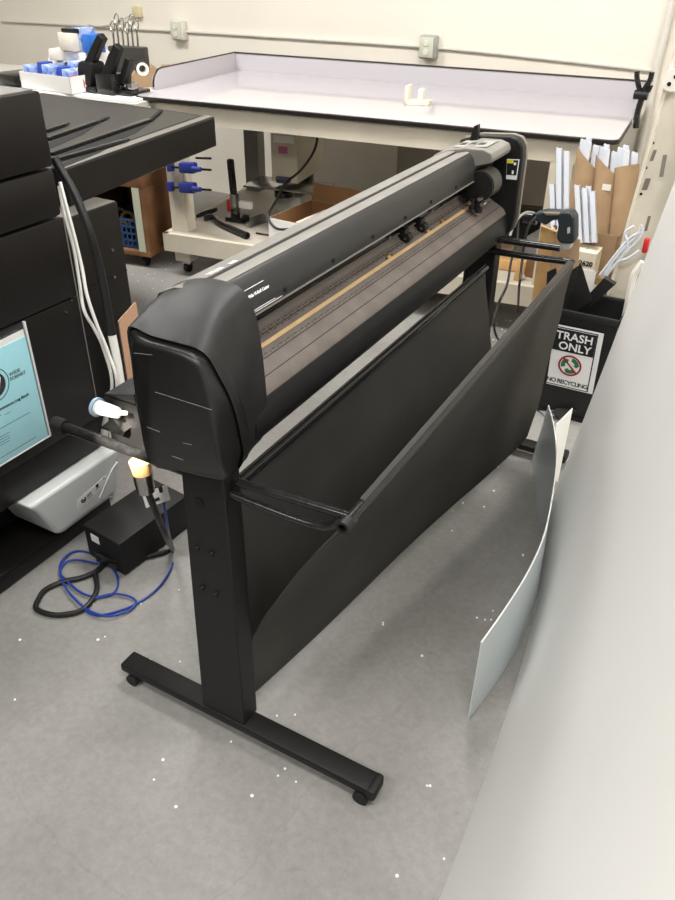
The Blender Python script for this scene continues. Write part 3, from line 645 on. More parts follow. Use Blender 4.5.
tag(MB().obox(O+ru*.16+rv*.03+Vector((0,0,.012)), ru*.30, rv*.28, (-.0,0,.125), .004).build('paper_stack', mat('cream_paper',(226,214,190),.8,vary=.05,scale=40)), 'stack of cream papers sitting inside the open carton', 'paper')
# vacuum wand
z = .272
t = thing('vacuum_wand', 'black plastic vacuum wand with a floor nozzle lying on the table shelf', 'hose', PZ(220,228,.252))
MB().tube([PZ(205,218,z),PZ(214,217,z),PZ(222,224,z),PZ(246,235,z)],.017,n=12).build('tube', TUBE, t)
a, b_ = PZ(196,219,.256), PZ(212,214,.256); MB().obox(a, b_-a, Vector((.0,.06,0)), (0,0,.03), .006).build('nozzle', TUBE, t)
p = PZ(246,235,z); MB().pipe(p, p+Vector((.012,-.006,-.001)),.02,.014).build('tube_mouth', BLK, t)
# standing metal jig
p = PZ(235,221,.252)
t = thing('upright_hand_tool', 'upright metal and black hand tool standing on the shelf behind the vacuum wand', 'tool', p)
MB().obox(p-U*.05-V*.03, U*.11, V*.10, (0,0,.025), .003).build('base', TUBE, t)
MB().obox(p-U*.028+Vector((0,0,.025)), U*.045, V*.04, (0,0,.13), .003).build('column', CHROME, t)
MB().obox(p-U*.05+Vector((0,0,.05)), U*.025, V*.04, (0,0,.07), .003).build('red_grip', REDP, t)
MB().obox(p-U*.026+Vector((0,0,.15)), U*.04, V*.03, (-.01,0,.20), .01).build('handle', TUBE, t)
MB().obox(p+U*.03+Vector((0,0,.08)), U*.08, V*.03, (0,0,.04), .003).build('side_block', PAPER, t)
tag(MB().cyl(PZ(256,233,.257),PZ(276,236,.257),.005).build('black_rod', TUBE), 'thin black rod on the shelf in front of the open carton', 'rod')
t = MB().slab([PZ(240,222,.2525),PZ(262,214,.2525),PZ(276,219,.2525),PZ(250,228,.2525)],(0,0,.003)).build('metal_plate', CHROME); tag(t,'flat grey metal plate lying on the shelf by the upright tool','plate')
# blue bar clamps on the table leg
for k, (py, lab) in enumerate(((168,'blue bar clamp gripping the table leg, the upper of the pair'),(188,'blue bar clamp gripping the table leg, the lower of the pair'))):
    y_ = 3.40
    p = PY(184, py, y_)
    t = thing('bar_clamp', lab, 'clamp', p, 'blue clamps on the table leg')
    MB().cyl(PY(170,py-1,y_-.03),PY(211,py+2,y_-.03),.006).build('bar', TUBE, t)
    a = PY(178,py,y_-.045); b_ = PY(193,py+1,y_-.045)
    MB().obox(a-Vector((0,0,.028)), b_-a, (0,.045,0), (0,0,.056), .01).build('grip_body', BLUE, t)
    MB().cyl(b_,b_+(b_-a)*.5,.016,.012).build('handle', BLUE, t)
    a = PY(166,py-2,y_-.045); MB().obox(a-Vector((0,0,.03)), U*.03, (0,.035,0), (0,0,.05), .006).build('jaw', BLUE, t)
tag(MB().cyl(PY(196,158,3.45),PY(211,158.5,3.45),.006).build('clamp_rod', TUBE), 'short dark rod sticking out beneath the output table above the blue clamps', 'rod')

# ---------------------------------------------------------------- wooden cart with blue basket
zc = .07
a = PZ(118,253,zc); b_ = PZ(151,258,zc); 
wc = thing('wooden_cart', 'orange brown wooden cart on casters under the output table', 'cart', Vector((a.x,a.y,0)))
d = b_-a; u_ = d.normalized(); nn = Vector((-u_.y,u_.x,0)); W_ = d.length; D_ = .45; H_ = .40
O = Vector((a.x,a.y,zc))
lf = W_*-.9
MB().obox(O+u_*lf, u_*(W_-lf), nn*D_, (0,0,.03), .003).build('bottom_board', OAK, wc)
MB().obox(O+u_*lf+Vector((0,0,H_)), u_*(W_-lf), nn*D_, (0,0,.10), .004).build('top_board', OAK, wc)
MB().obox(O+u_*(W_-.03)+nn*.004+Vector((0,0,.03)), u_*.03, nn*(D_-.004), (0,0,H_-.03)).obox(O+u_*lf+Vector((0,0,.03)), u_*.03, nn*D_, (0,0,H_-.03)).obox(O+u_*lf+nn*(D_-.02)+Vector((0,0,.03)), u_*(W_-lf), nn*.02, (0,0,H_-.03)).build('side_board', OAK, wc)
MB().obox(O+u_*(W_-.075)+Vector((0,0,.03)), u_*.045, nn*.02, (0,0,H_-.03)).build('front_stile', mat('pale_green_grey',(198,202,180),.6), wc)
for uu, vv in ((W_-.07,.05),(W_-.07,D_-.08),(lf+.05,.05)):
    p = O+u_*uu+nn*vv; MB().cyl(p-u_*.013-Vector((0,0,.042)),p+u_*.013-Vector((0,0,.042)),.028).build('caster', RUB, wc)
t = thing('blue_basket', 'slate blue perforated plastic basket sitting inside the wooden cart', 'basket', O+u_*.0+nn*.03+Vector((0,0,.03)))
B0 = O+u_*(W_-.36)+nn*.03+Vector((0,0,.032)); bw, bd, bh = .26,.3,.16
mb = MB()
for k in range(5): mb.obox(B0+Vector((0,0,bh*k/4-(.0 if k<4 else .0))), u_*bw, nn*.006, (0,0,.014))
for k in range(9): mb.obox(B0+u_*(bw-.01)*k/8, u_*.010, nn*.006, (0,0,bh))
for k in range(5): mb.obox(B0+u_*(bw-.006)+Vector((0,0,bh*k/4)), u_*.006, nn*bd, (0,0,.014))
for k in range(9): mb.obox(B0+u_*(bw-.006)+nn*(bd-.01)*k/8, u_*.006, nn*.010, (0,0,bh))
mb.obox(B0, u_*bw, nn*bd, (0,0,.004)); mb.obox(B0, u_*.005, nn*bd, (0,0,bh)); mb.obox(B0+nn*bd, u_*bw, nn*.005, (0,0,bh))
mb.build('lattice', CRATE, t)
for k,(uu,vv,m_,l) in enumerate(((.16,.08,BRASS,'brass ring resting in the blue basket, nearer the cart side'),(.08,.12,CHROME,'steel ring resting in the blue basket, nearer the printer'))):
    p = B0+u_*uu+nn*vv+Vector((0,0,bh*.95)); o = MB().pipe(p, p+Vector((.02,-.03,.012)),.04,.024).build('metal_ring', m_); tag(o, l, 'ring', 'metal rings in the basket')
p = O+Vector((0,0,H_+.101)); 
tag(MB().obox(p+u_*(W_*.05)+nn*.12, u_*.16, nn*.05, (0,0,.09)).build('grey_green_block', mat('pale_green_grey',(198,202,180),.6)), 'pale green-grey wood block on top of the wooden cart', 'block')
tag(MB().cyl(p+u_*(W_*.05+.17)+nn*.2+Vector((0,0,.045)), p+u_*(W_*.05+.34)+nn*.2+Vector((0,0,.05)), .03).build('black_cylinder', TUBE), 'short black cylinder lying on top of the wooden cart', 'cylinder')

# ---------------------------------------------------------------- side bench with stationery
BZ = .93
A0 = PZ(139,104,BZ)
bt = thing('side_bench', 'pale side bench against the back wall left of the white table', 'table', (A0.x-1,A0.y+.3,0))
def Bn(u, v, z): return Vector((A0.x,A0.y,0))+U*u+V*v+Vector((0,0,z))
MB().slab([Bn(-2.6,-.0,BZ-.03),Bn(-.02,0,BZ-.03),Bn(-.02,.85,BZ-.03),Bn(-2.6,.85,BZ-.03)],(0,0,.03)).build('top', mat('bench_grey',(196,194,186),.45), bt, bevel=.003)
for u, v in ((-2.5,.05),(-.9,.05),(-2.5,.75),(-.9,.75)): MB().obox(Bn(u,v,0), U*.06, V*.06, (0,0,BZ-.03)).build('leg', BEIGE, bt)
def brow(p0, p1, z=BZ): 
    a, b_ = PZ(*p0, z), PZ(*p1, z); return a, b_-a, Vector((-(b_-a).y,(b_-a).x,0)).normalized()
a, d, n_ = brow((14,92),(134,103))
bd_ = MB().obox(a+Vector((0,0,.0005)), d, n_*.35, (0,0,.012), .002).build('cutting_board', PAPER); tag(bd_, 'white cutting board on the side bench under the staplers', 'board')
ZB = BZ+.0135
a, d, n_ = brow((-6,82),(16,86),ZB)
tag(MB().obox(a, d, n_*.3, (0,0,.05), .004).build('black_tray', TUBE), 'black tray on the side bench at the left edge of the photo', 'tray')
a, d, n_ = brow((22,88),(72,95),ZB)
bx = thing('packet_box', 'low white box overflowing with blue packets, on the cutting board', 'box', a)
a = a+Vector((0,0,.001))
for args in ((a,d,n_*.004),(a+n_*.2,d,n_*.004),(a,d.normalized()*.004,n_*.2),(a+d-d.normalized()*.004,d.normalized()*.004,n_*.2)): MB().obox(*args,(0,0,.085)).build('side', PAPER, bx)
MB().obox(a, d, n_*.2, (0,0,.004)).build('bottom', PAPER, bx)
MB().obox(a+n_*.2+Vector((0,0,.085)), d*.3, (0,0,.04)+Vector((0,0,0)) if False else Vector((0,.03,.07)), n_*.003).build('flap', mat('flap_grey',(206,200,188),.7), bx)
MB().obox(a+d*.45+n_*.2+Vector((0,0,.085)), d*.3, Vector((0,.02,.10)), n_*.003).build('flap', mat('flap_grey',(206,200,188),.7), bx)
pos = ['nearest the left end','second from the left end','third from the left end','near the middle','right of the middle','second from the right end','at the right end']
for k in range(7):
    u0 = .03+k*.13; pz_ = a+d*u0+n_*(.02+.05*(k%3))+Vector((0,0,.03+.012*(k%2)))
    o = MB().obox(pz_, d.normalized()*.05+Vector((0,0,.01*(k%3-1))), n_*.07, Vector((.01*(k%3-1),.01,.085)), .003).build('blue_packet', PKT if k%3!=1 else mat('navy_packet',(38,70,160),.4))
    tag(o, 'blue and white packet in the low white box, '+pos[k], 'packet', 'blue packets in the low box')
a2 = a+d*.62+n_*.12+Vector((0,0,.095))
tag(MB().obox(a2, d.normalized()*.15, n_*.04+Vector((0,0,.01)), Vector((0,.02,.045)), .003).build('blue_pouch', mat('pouch',(70,110,190),.35,rgb2=(235,238,242),scale=18)), 'crumpled blue and white pouch on top of the packets beside the red tape', 'packet')
p = PZ(75,92,ZB); tag(MB().pipe(p+Vector((0,0,.045)),p+Vector((.05,-.02,.045)),.042,.024).build('red_tape_roll', REDP), 'red roll of tape between the packet box and the largest stapler', 'tape')
def bxs(p0, p1, z, dep, h, m_, name, lab, cat='box', bev=.003, grp=None, fr=0):
    a, d, n_ = brow(p0, p1, z); a = a+n_*fr
    o = MB().obox(a+Vector((0,0,.0008)), d, n_*dep, (0,0,h), bev).build(name, m_); tag(o, lab, cat, grp); return a, d, n_
YQ = 4.2
# raised stack of small cartons
bxs((52,74),(98,79),ZB,.22,.13,PAPER,'white_carton','wide white carton at the bottom of the stack behind the packet box')
bxs((50,60),(66,61),ZB+.132,.12,.055,mat('cream_box',(230,222,206),.6),'small_carton','small cream carton on the left end of the wide white carton')
bxs((66,61.5),(92,64),ZB+.132,.14,.05,PAPER,'flat_carton','flat white carton lying right of the small cream carton')
bxs((60,50),(74,52),ZB+.188,.06,.085,mat('cream_box',(230,222,206),.6),'two_drawer_carton','cream carton with printed bands on top of the stack')
bxs((75,51.5),(83,52.5),ZB+.184,.10,.115,PKT,'blue_carton','blue and white carton standing beside the two-band carton')
bxs((84,53),(91,54),ZB+.184,.10,.09,mat('bright_blue',(40,110,200),.4),'blue_tape_box','bright blue carton standing nearest the largest stapler')
tag(MB().obox(PZ(60,50,ZB+.188)+Vector((.03,.0,.0865)),(.12,.01,0),(0,.055,0),(0,0,.022),.006).build('black_marker_case',TUBE),'black case lying across the top of the carton stack','case')
HB = PZ(90,78,ZB)+Vector((.02,.16,.001)); HB.z = ZB+.001
MB_ = MB().obox(HB,(.24,.024,0),(-.008,.08,0),(0,0,.16),.008)
tag(MB_.build('scissors_holder',mat('holder_dark',(52,50,48),.4)),'dark holder behind the staplers holding the scissors','holder')
for k in range(6):
    p = HB+Vector((.02+.038*k,.04,.162)); h = .07+.02*((k*5)%3)
    m = MB().cyl(p-Vector((0,0,.0)),p+Vector((.004,0,h)),.006)
    c = p+Vector((.006,0,h+.028)); pts = [c+Vector((math.cos(a_)*.016,math.sin(a_)*.006,math.sin(a_)*.03)) for a_ in (math.pi*2*i/10-.5*math.pi for i in range(11))]
    m.tube(pts,.004,n=6,sub=2)
    tag(m.build('scissors', CHROME), 'bright metal scissors loop standing in the dark holder behind the staplers', 'scissors', 'scissors behind the staplers')
# staplers
def stapler(base, basew, pts, r, lab, style):
    a, d, n_ = brow(*base, ZB); t = thing('stapler', lab, 'stapler', a, 'black staplers on the side bench')
    MB().obox(a+Vector((0,0,.001)), d, n_*.16, (0,0,basew), .008).build('base', TUBE, t)
    yq = a.y+.05
    P_ = [PY(x,y,yq) for x,y in pts]
    m = MB(); w = Vector((r,0,.0))
    # handle as a flat tapering bar
    rows = []
    for i, q in enumerate(P_):
        dd = (P_[min(i+1,len(P_)-1)]-P_[max(i-1,0)]).normalized(); s_ = Vector((dd.z,0,-dd.x))*r*(1.15-.35*i/(len(P_)-1)); f_ = Vector((0,.022,0))
        rows.append([q-s_-f_, q+s_-f_, q+s_+f_, q-s_+f_])
    m.loft(rows).build('handle', BLK, t, bevel=.006)
    return t, a, d, n_, P_
t, a, d, n_, P_ = stapler(((76,91),(96,94)), .03, ((84,80),(88,70),(93,58),(98,46),(103,36)), .026, 'black heavy-duty stapler with its tall handle raised, the largest of the three', 0)
MB().obox(a+Vector((0,0,.03)), d*.75, n_*.1, Vector((.02,.02,.12)), .02).build('head', BLK, t)
p = PZ(94,91,ZB)+Vector((0,-.01,.03)); MB().cyl(p,p+Vector((.004,-.02,0)),.018).build('adjusting_wheel', CHROME, t)
t, a, d, n_, P_ = stapler(((97,94),(113,96)), .1, ((106,82),(110,70),(114,58),(119,46)), .028, 'black stapler with a straight broad handle, middle of the three', 1)
t, a, d, n_, P_ = stapler(((115,95),(131,97)), .022, ((123,82),(125,76),(127,68),(130,58)), .018, 'small black stapler with steel lever, nearest the tape dispenser', 2)
p = a+d*.4+n_*.03+Vector((0,0,.024)); MB().obox(p, d*.45, n_*.06, (0,0,.035),.006).build('steel_head', CHROME, t)
MB().cyl(a+d*.15+n_*.02+Vector((0,0,.035)), a+d*.15+n_*.08+Vector((0,0,.035)), .016).build('roller', CHROME, t)
# tape dispenser
a, d, n_ = brow((134,88),(160,87), BZ)
t = thing('tape_dispenser', 'brown cardboard tape dispenser with a roll of tape, beside the small stapler', 'dispenser', a)
p0 = a; prof = [(0,.0),(1,0),(1,.09),(.8,.115),(.55,.06),(.3,.06),(.12,.085),(0,.06)]
MB().slab([p0+d*x+Vector((0,0,z+.001)) for x,z in prof], n_*.07).build('body', KRAFT, t)
cc = p0+d*.42+n_*.01+Vector((0,0,.095)); tr = MB().pipe(cc, cc+n_*.05, .038,.02).build('tape_roll', PAPER, t); MB().pipe(cc-n_*.001, cc+n_*.052, .040,.036).build('tape_outer', BLK, tr)
a, d, n_ = brow((160,84),(166,84), BZ)
tag(MB().obox(a+n_*.12+Vector((0,0,.001)), d*1.3, n_*.08,(0,0,.08)).build('small_kraft_box', KRAFT),'small brown box between the tape dispenser and the white table','box')

# ---------------------------------------------------------------- steel upright at the right
YU = 3.12
p0_, p1_ = PY(608,290,YU-.03), PY(667,75,YU-.03); LEAN = (p1_.x-p0_.x)/(p1_.z-p0_.z); ux0 = p0_.x-LEAN*p0_.z
def UL(mb):
    for v in mb.bm.verts: v.co.x += LEAN*v.co.z
    return mb
def UB(x, z): return x-LEAN*z
up_ = thing('steel_upright', 'cream slotted steel upright column on the right', 'column', (-.3,YU,0))
CR = mat('cream_steel', (214,208,192), .45, vary=.05, scale=10)
UL(MB().box((ux0,YU-.03,0),(ux0+.012,YU+.06,2.3)).box((ux0,YU+.0,0),(ux0+.12,YU+.006,2.3)).box((ux0+.12,YU-.03,0),(ux0+.132,YU+.006,2.3)).box((ux0+.12,YU-.03,0),(ux0+.34,YU-.024,2.3))).build('channel', CR, up_)
SG = mat('slot_grey',(120,115,106),.7)
for (x0,y0,x1,y1,yy) in ((650.5,150,656,161,YU-.001),(642.5,178.5,650,190,YU-.001),(645,216,650,231,YU-.001),(660,155,666,177,YU-.031)):
    MB().slab([PY(x0+3,y0,yy),PY(x1+1,y0,yy),PY(x1-3,y1,yy),PY(x0-1,y1,yy)],(0,.004,0)).build('slot', SG, up_)
for px, py in ((641,194),(646,168),(653,143)):
    p = PY(px,py,YU-.002); MB().cyl((p.x,YU-.003,p.z),(p.x,YU+.002,p.z),.005,n=12).build('bolt_hole', DARK, up_)
p = PY(673,80,YU-.04); k = MB().cyl((p.x,YU-.05,p.z),(p.x,YU-.024,p.z),.035,n=28).build('round_bracket', WHT, up_)
for s in (-1,1): MB().cyl((p.x+.008*s,YU-.052,p.z+.012*s),(p.x+.008*s,YU-.049,p.z+.012*s),.007,n=12).build('bracket_hole', DARK, k)
# bundle of white strips hooked on the upright
st_ = thing('strip_bundle', 'loose bundle of thin white plastic strips hanging off the steel upright', 'strips', PY(625,250,YU-.06))
for pts in (((642,225),(636,236),(620,252),(604,274)),((643,228),(638,240),(622,256),(606,276)),((641,232),(630,238),(616,254),(600,275)),((640,250),(628,258),(618,262),(604,275)),((634,226),(625,233),(628,246),(618,262))):
    MB().tube([PY(x,y,YU-.06-.0*i) for i,(x,y) in enumerate(pts)],.0055,n=6).build('strip', PVC, st_)
tag(MB().obox(PY(641,253,YU-.07),(.02,0,0),(0,.02,0),(.0,0,.055),.005).build('red_clip', REDP),'red plastic clip on the steel upright above the white strips','clip')
tag(MB().tube([PY(643,262,YU-.06),PY(634,275,YU-.06),PY(630,292,YU-.06),PY(626,312,YU-.06),PY(620,335,YU-.06)],.014,n=8).build('hanging_strip', WHT),'crumpled white plastic strip hanging down the steel upright','strip')

# ---------------------------------------------------------------- boxes, tubes and profiles beside the upright
def stand(name, m_, lab, cat, base, top, r, y0, y1, hollow=True, grp=None):
    a, b_ = PY(*base, y0), PY(*top, y1)
    t = thing(name, lab, cat, a, grp)
    return t, a, b_
labs = ['brown cardboard tube of white profiles, leftmost of the three','brown cardboard tube of white profiles with a small white sticker, middle of the three','brown cardboard tube of white profiles, nearest the steel upright']
for k,(bx0,tx0,ty0) in enumerate((((566),(588),158),(592-6,(607),165),(608,(627),166))):
    a = PY(bx0+(4,10,10)[k],262,3.38); b_ = PY(tx0,ty0,3.46); ax = (b_-a).normalized(); a = a-ax*.12
    t = thing('cardboard_tube', labs[k], 'tube', a, 'cardboard tubes of profiles')
    r = .048
    # obliquely cut mouth
    x = ax.orthogonal().normalized(); y = ax.cross(x); n = 28; mb = MB()
    L_ = (b_-a).length; rings = []
    for (q, rad) in ((0,r),(1,r),(1,r-.004),(0,r-.004)):
        ring = []
        for i in range(n):
            tt = 2*math.pi*i/n; off = (x*math.cos(tt)+y*math.sin(tt))*rad
            h_ = L_*q + (q*(-.9 if k<2 else .15)*off.x*1.0)
            ring.append(mb.bm.verts.new(a+off+ax*h_))
        rings.append(ring)
    for A_, B_ in zip(rings, rings[1:]+rings[:1]):
        for i in range(n): mb.bm.faces.new((A_[i],A_[(i+1)%n],B_[(i+1)%n],B_[i]))
    mb.build('tube_wall', KRAFT, t)
    if k == 1:
        p = PY(614,176,3.40); s0 = a+ax*(L_*.83); s1 = s0-Vector((0,r+.001,0))
        MB().slab([s1-Vector((.0,0,0)),s1+Vector((.035,0,0)),s1+Vector((.035,0,.025)),s1+Vector((0,0,.025))],(0,.001,0)).build('sticker', PAPER, t)
    for j in range(5):
        off = x*.03*math.cos(j*1.3)+y*.03*math.sin(j*1.3)
        p0 = a+off+ax*(L_*.35); p1 = a+off+ax*(L_+.05+.03*((j*7)%4)/3)
        mbp = MB().obox(p0-Vector((.012,.004,0)), Vector((.024,0,0)), Vector((0,.008,0)), p1-p0).obox(p0-Vector((.012,-.004,0)), Vector((.004,0,0)), Vector((0,.016,0)), p1-p0)
        o = mbp.build('plastic_profile', PVC); tag(o, 'white plastic profile standing in the '+('leftmost','middle','right-hand')[k]+' cardboard tube', 'profile', ('profiles in the leftmost tube','profiles in the middle tube','profiles in the right-hand tube')[k])
# two bundles of white profiles standing in the carton
gi = 0
for (bx0,by0,tx0,ty0,nn_,lab,grp) in ((556,228,556,148,3,'tall white plastic profile standing behind the caulking tool','tall profiles behind the tool'),(551,225,549,184,3,'short white plastic profile standing left of the taller ones','short profiles left of the tall ones'),(577,228,574,185,5,'white plastic profile standing between the tool and the cardboard tubes','profiles between tool and tubes')):
    for j in range(nn_):
        a = PY(bx0+j*3.6,by0+14,3.2+.02*(j%2)); b_ = PY(tx0+j*3.8,ty0+(j*5)%7,3.26+.02*(j%2)); w = .019
        o = MB().obox(a, Vector((w,0,0)), Vector((0,.004,0)), b_-a).obox(a, Vector((.002,0,0)), Vector((0,.018,0)), b_-a).obox(a+Vector((w,0,0)), Vector((.002,0,0)), Vector((0,.018,0)), b_-a).build('plastic_profile', PVC)
        tag(o, lab, 'profile', grp)
# carton the tubes stand in
YC = 3.3
def vert(px, py, y): return PY(px,py,y)
a = vert(560,227,YC); b_ = vert(612,232,YC)
bc_ = thing('tall_carton', 'tall brown cardboard carton holding the cardboard tubes', 'box', (a.x,YC,0))
za = a.z; x0, x1 = a.x, b_.x+.03
MB().box((x0,YC,0),(x1,YC+.005,za)).box((x0,YC+.30,0),(x1,YC+.305,za)).box((x0,YC,0),(x0+.005,YC+.3,za)).box((x1-.005,YC,0),(x1,YC+.3,za)).box((x0,YC,0),(x1,YC+.3,.005)).build('carton_walls', KRAFT, bc_)
# plywood/cardboard panels leaning left of it
t = MB().slab([PY(530,316,3.0),PY(539,316,3.0),PY(556,232,3.0),PY(541,226,3.0)],(0,.012,0)).build('leaning_board', WOOD); tag(t,'narrow pale wooden board leaning upright under the caulking tool','board')
t = MB().slab([PY(545,315,3.04),PY(572,322,3.04),PY(580,240,3.04),PY(548,228,3.04)],(0,.01,0)).build('leaning_cardboard', KRAFT); tag(t,'tan cardboard panel standing beneath the caulking tool','cardboard')
a = PY(572,250,3.16); b_ = PY(597,254,3.16)
wb = thing('white_carton', 'cream carton printed with small black characters behind the trash can', 'box', (a.x,3.16,0))
MB().obox(Vector((a.x-.06,3.16,.25)),(b_.x-a.x+.06,.0,0),(0,.1,0),(0,0,a.z-.25)).build('carton_body', mat('cream_box2',(224,214,192),.6), wb)
txt('carton_text','02620',.028,PY(575,264,3.158),(1,0,0),(0,0,1),INK,wb,bold=.001)
a = PY(580,275,3.15); MB().box((a.x,3.157,a.z-.09),(a.x+.06,3.1595,a.z+.025)).build('white_sticker', PAPER, wb)
a = PY(598,320,3.0); b_ = PY(618,290,3.0)
sc_ = thing('small_carton_stack', 'small brown carton with a white label behind the trash can by the upright', 'box', (a.x,3.2,0))
MB().box((-.60,3.2,0),(-.525,3.29,.50)).build('carton_body', KRAFT, sc_)
p = PY(612,287,3.198); MB().box((-.57,3.1975,.42),(-.53,3.1995,.47)).build('white_label', PAPER, sc_)
# pieces of wood and a tray on the right part of the shelf
p = PZ(487,281,.2525)
for k,(x0,y0,x1,y1,h,dp,m_,lab) in enumerate(((491,268,527,274,.05,.12,WOOD,'low wooden tray at the right end of the table shelf'),(513,280,521,281,.10,.03,WOOD,'short pine offcut standing in front of the wooden tray'),(524,276,532,278,.09,.05,OAK,'reddish wood block right of the pine offcut'),(498,258,510,260,.06,.08,KRAFT,'small tan carton behind the wooden tray'))):
    a, b_ = PZ(x0,y0,.2525), PZ(x1,y1,.2525); d = b_-a; n_ = Vector((-d.y,d.x,0)).normalized()
    o = MB().obox(a, d, n_*dp, (0,0,h)+Vector((0,0,0)) if False else Vector((.012*(k==1),0,h)), .002).build('wood_offcut' if k in (1,2) else ('wooden_tray' if k==0 else 'tan_carton'), m_); tag(o, lab, 'wood' if k<3 else 'box')
a, b_ = PZ(512,262,.2525), PZ(538,268,.2525); d = b_-a; n_ = Vector((-d.y,d.x,0)).normalized()
tag(MB().obox(a+n_*.15, d, n_*.2, (0,0,.10), .004).build('grey_bin', GREY),'grey box behind the wood offcuts on the table shelf','box')
a, b_ = PZ(500,246,.2525), PZ(540,250,.2525); d = b_-a; n_ = Vector((-d.y,d.x,0)).normalized()
tag(MB().obox(a+n_*.15, d, n_*.2, (0,0,.14), .004).build('dark_case', TUBE),'dark case at the back of the table shelf behind the grey box','case')
# cables hanging at the far end of the cutter
tag(MB().tube([PY(520,203,2.9),PY(519,215,2.9),PY(517,240,2.85),PY(511,262,2.8),PY(507,285,2.75),PY(498,305,2.72),PZ(494,322,.05),PZ(496,335,.006),PZ(503,346,.006)],.005,n=8).build('hanging_cable', CABB),'black cable dropping to the floor behind the cutter end, the left one','cable','cables behind the cutter end')
tag(MB().tube([PY(540,214,2.95),PY(530,224,2.92),PY(525,240,2.9),PY(522,262,2.88),PY(519,290,2.86),PZ(518,312,.01)],.005,n=8).build('hanging_cable', CABB),'black cable hanging from the caulking tool behind the cutter','cable','cables behind the cutter end')
tag(MB().tube([PY(510,236,2.7),PY(515,222,2.75),PY(525,213,2.85),PY(534,213,2.95)],.005,n=8).build('cord_arc', MGREY),'short grey cord arching up to the caulking tool','cable')
# corded tool
t = thing('corded_hand_tool', 'dark teal corded power tool hanging nose-left on the carton', 'tool', PY(560,245,2.98))
def tl(pts, y0, y1, nm, m_): return MB().slab([PY(x,y,y0) for x,y in pts],(0,y1-y0,0)).build(nm, m_, t, bevel=.008)
tl(((556,215),(562,212),(571,212),(575,218),(575,241),(572,244),(559,243),(556,238),(558,226)),2.93,2.99,'motor_housing',TEAL)
tl(((534,214),(545,211),(562,212),(562,219),(552,221),(545,226),(540,223),(534,221)),2.935,2.985,'handle',TEAL)
tl(((542,212),(560,212.5),(559,216),(546,216)),2.930,2.94,'grip_inlay',mat('taupe_rubber',(122,112,100),.6))
tl(((552,226),(556,226),(556,231),(554,228)),2.95,2.97,'trigger',WOOD)
tl(((559,243),(572,244),(570,250),(564,252),(560,248)),2.94,2.98,'nozzle_guard',GREY)
p = PY(532,218,2.96); MB().cyl(p-Vector((.03,0,0)),p+Vector((.02,0,0)),.022).build('cord_collar', TUBE, t)
tl(((567,228),(570,227),(570,233),(567,234)),2.928,2.93,'logo_mark',GREY)

# ---------------------------------------------------------------- trash can
tc_ = thing('trash_can', 'black trash can with a no recycling sign, behind the cutter basket', 'trash can', (-.52,3.0,0))
YB = 2.85
def ring(x0,x1,y0,y1,z): return [(x0,y0,z),(x1,y0,z),(x1,y1,z),(x0,y1,z)]
x0, x1 = -.665, -.385
mb = MB()
out = [ring(x0+.03,x1-.03,YB+.04,3.055,.015), ring(x0,x1,YB,3.065,.465)]
inn = [ring(x0+.035,x1-.035,YB+.045,3.045,.02), ring(x0+.006,x1-.006,YB+.006,3.0554,.465)]
O_ = [[mb.bm.verts.new(p) for p in r] for r in out]; I_ = [[mb.bm.verts.new(p) for p in r] for r in inn]
for A_, B_ in ((O_[0],O_[1]),(O_[1],I_[1]),(I_[1],I_[0])):
    for i in range(4): mb.bm.faces.new((A_[i],A_[(i+1)%4],B_[(i+1)%4],B_[i]))
mb.bm.faces.new(O_[0]); mb.bm.faces.new(I_[0])
mb.build('bin_body', TRB, tc_)
MB().box((x0-.008,YB-.010,.455),(x1+.008,YB+.003,.482),.003).box((x0-.008,3.0557,.455),(x1+.008,3.072,.482),.003).box((x0-.008,YB-.01,.455),(x0+.002,3.072,.482),.003).box((x1-.002,YB-.01,.455),(x1+.008,3.072,.482),.003).build('bin_rim', TRB, tc_)
MB().box((x0+.03,YB+.03,.0),(x1-.03,3.055,.016)).build('bin_foot', RUB, tc_)
# sign
YS = YB-.006
TL_, TR_, BR_, BL_ = PY(556,324,YS), PY(604,334,YS), PY(588,390,YS+.022), PY(541,382,YS+.022)
sx = (TR_-TL_); TL_ = TL_-sx*.02
ex = (TR_-TL_).normalized(); Wd = (TR_-TL_).length; ey = ((TL_-BL_)-ex*(TL_-BL_).dot(ex)).normalized(); Hg = (TL_-BL_).dot(ey); ez = ex.cross(ey)
S0 = BR_-ex*Wd
S0 = TL_-ey*Hg
def sg(u, v, h=0): return S0+ex*(u*Wd)+ey*(v*Hg)+ez*h
def sq(u0,v0,u1,v1,h,nm,m_,parent=None): return MB().slab([sg(u0,v0,h),sg(u1,v0,h),sg(u1,v1,h),sg(u0,v1,h)],ez*.0006).build(nm,m_,parent or sgn)
sgn = MB().slab([sg(0,0,-.002),sg(1,0,-.002),sg(1,1,-.002),sg(0,1,-.002)],ez*.002).build('trash_sign', INKW, tc_)
sq(.0,.015,.90,.975,.0002,'black_border',INK); sq(.01,.03,.875,.96,.001,'white_field',INKW); sq(.0,.60,.875,.955,.002,'black_header',INK)
txt('header_text','TRASH',Wd*.25,sg(.06,.795,.003),ex,ey,INKW,sgn,ext=.0002,bold=.0009,spacing=1.0)
txt('header_text','ONLY',Wd*.25,sg(.14,.635,.003),ex,ey,INKW,sgn,ext=.0002,bold=.0009,spacing=1.0)
txt('footer_text','NO RECYCLING',Wd*.142,sg(.44,.065,.0022),ex,ey,INK,sgn,'CENTER',ext=.0002,bold=.0005,spacing=.82)
cc = sg(.44,.39,.0018); Rr = Wd*.245
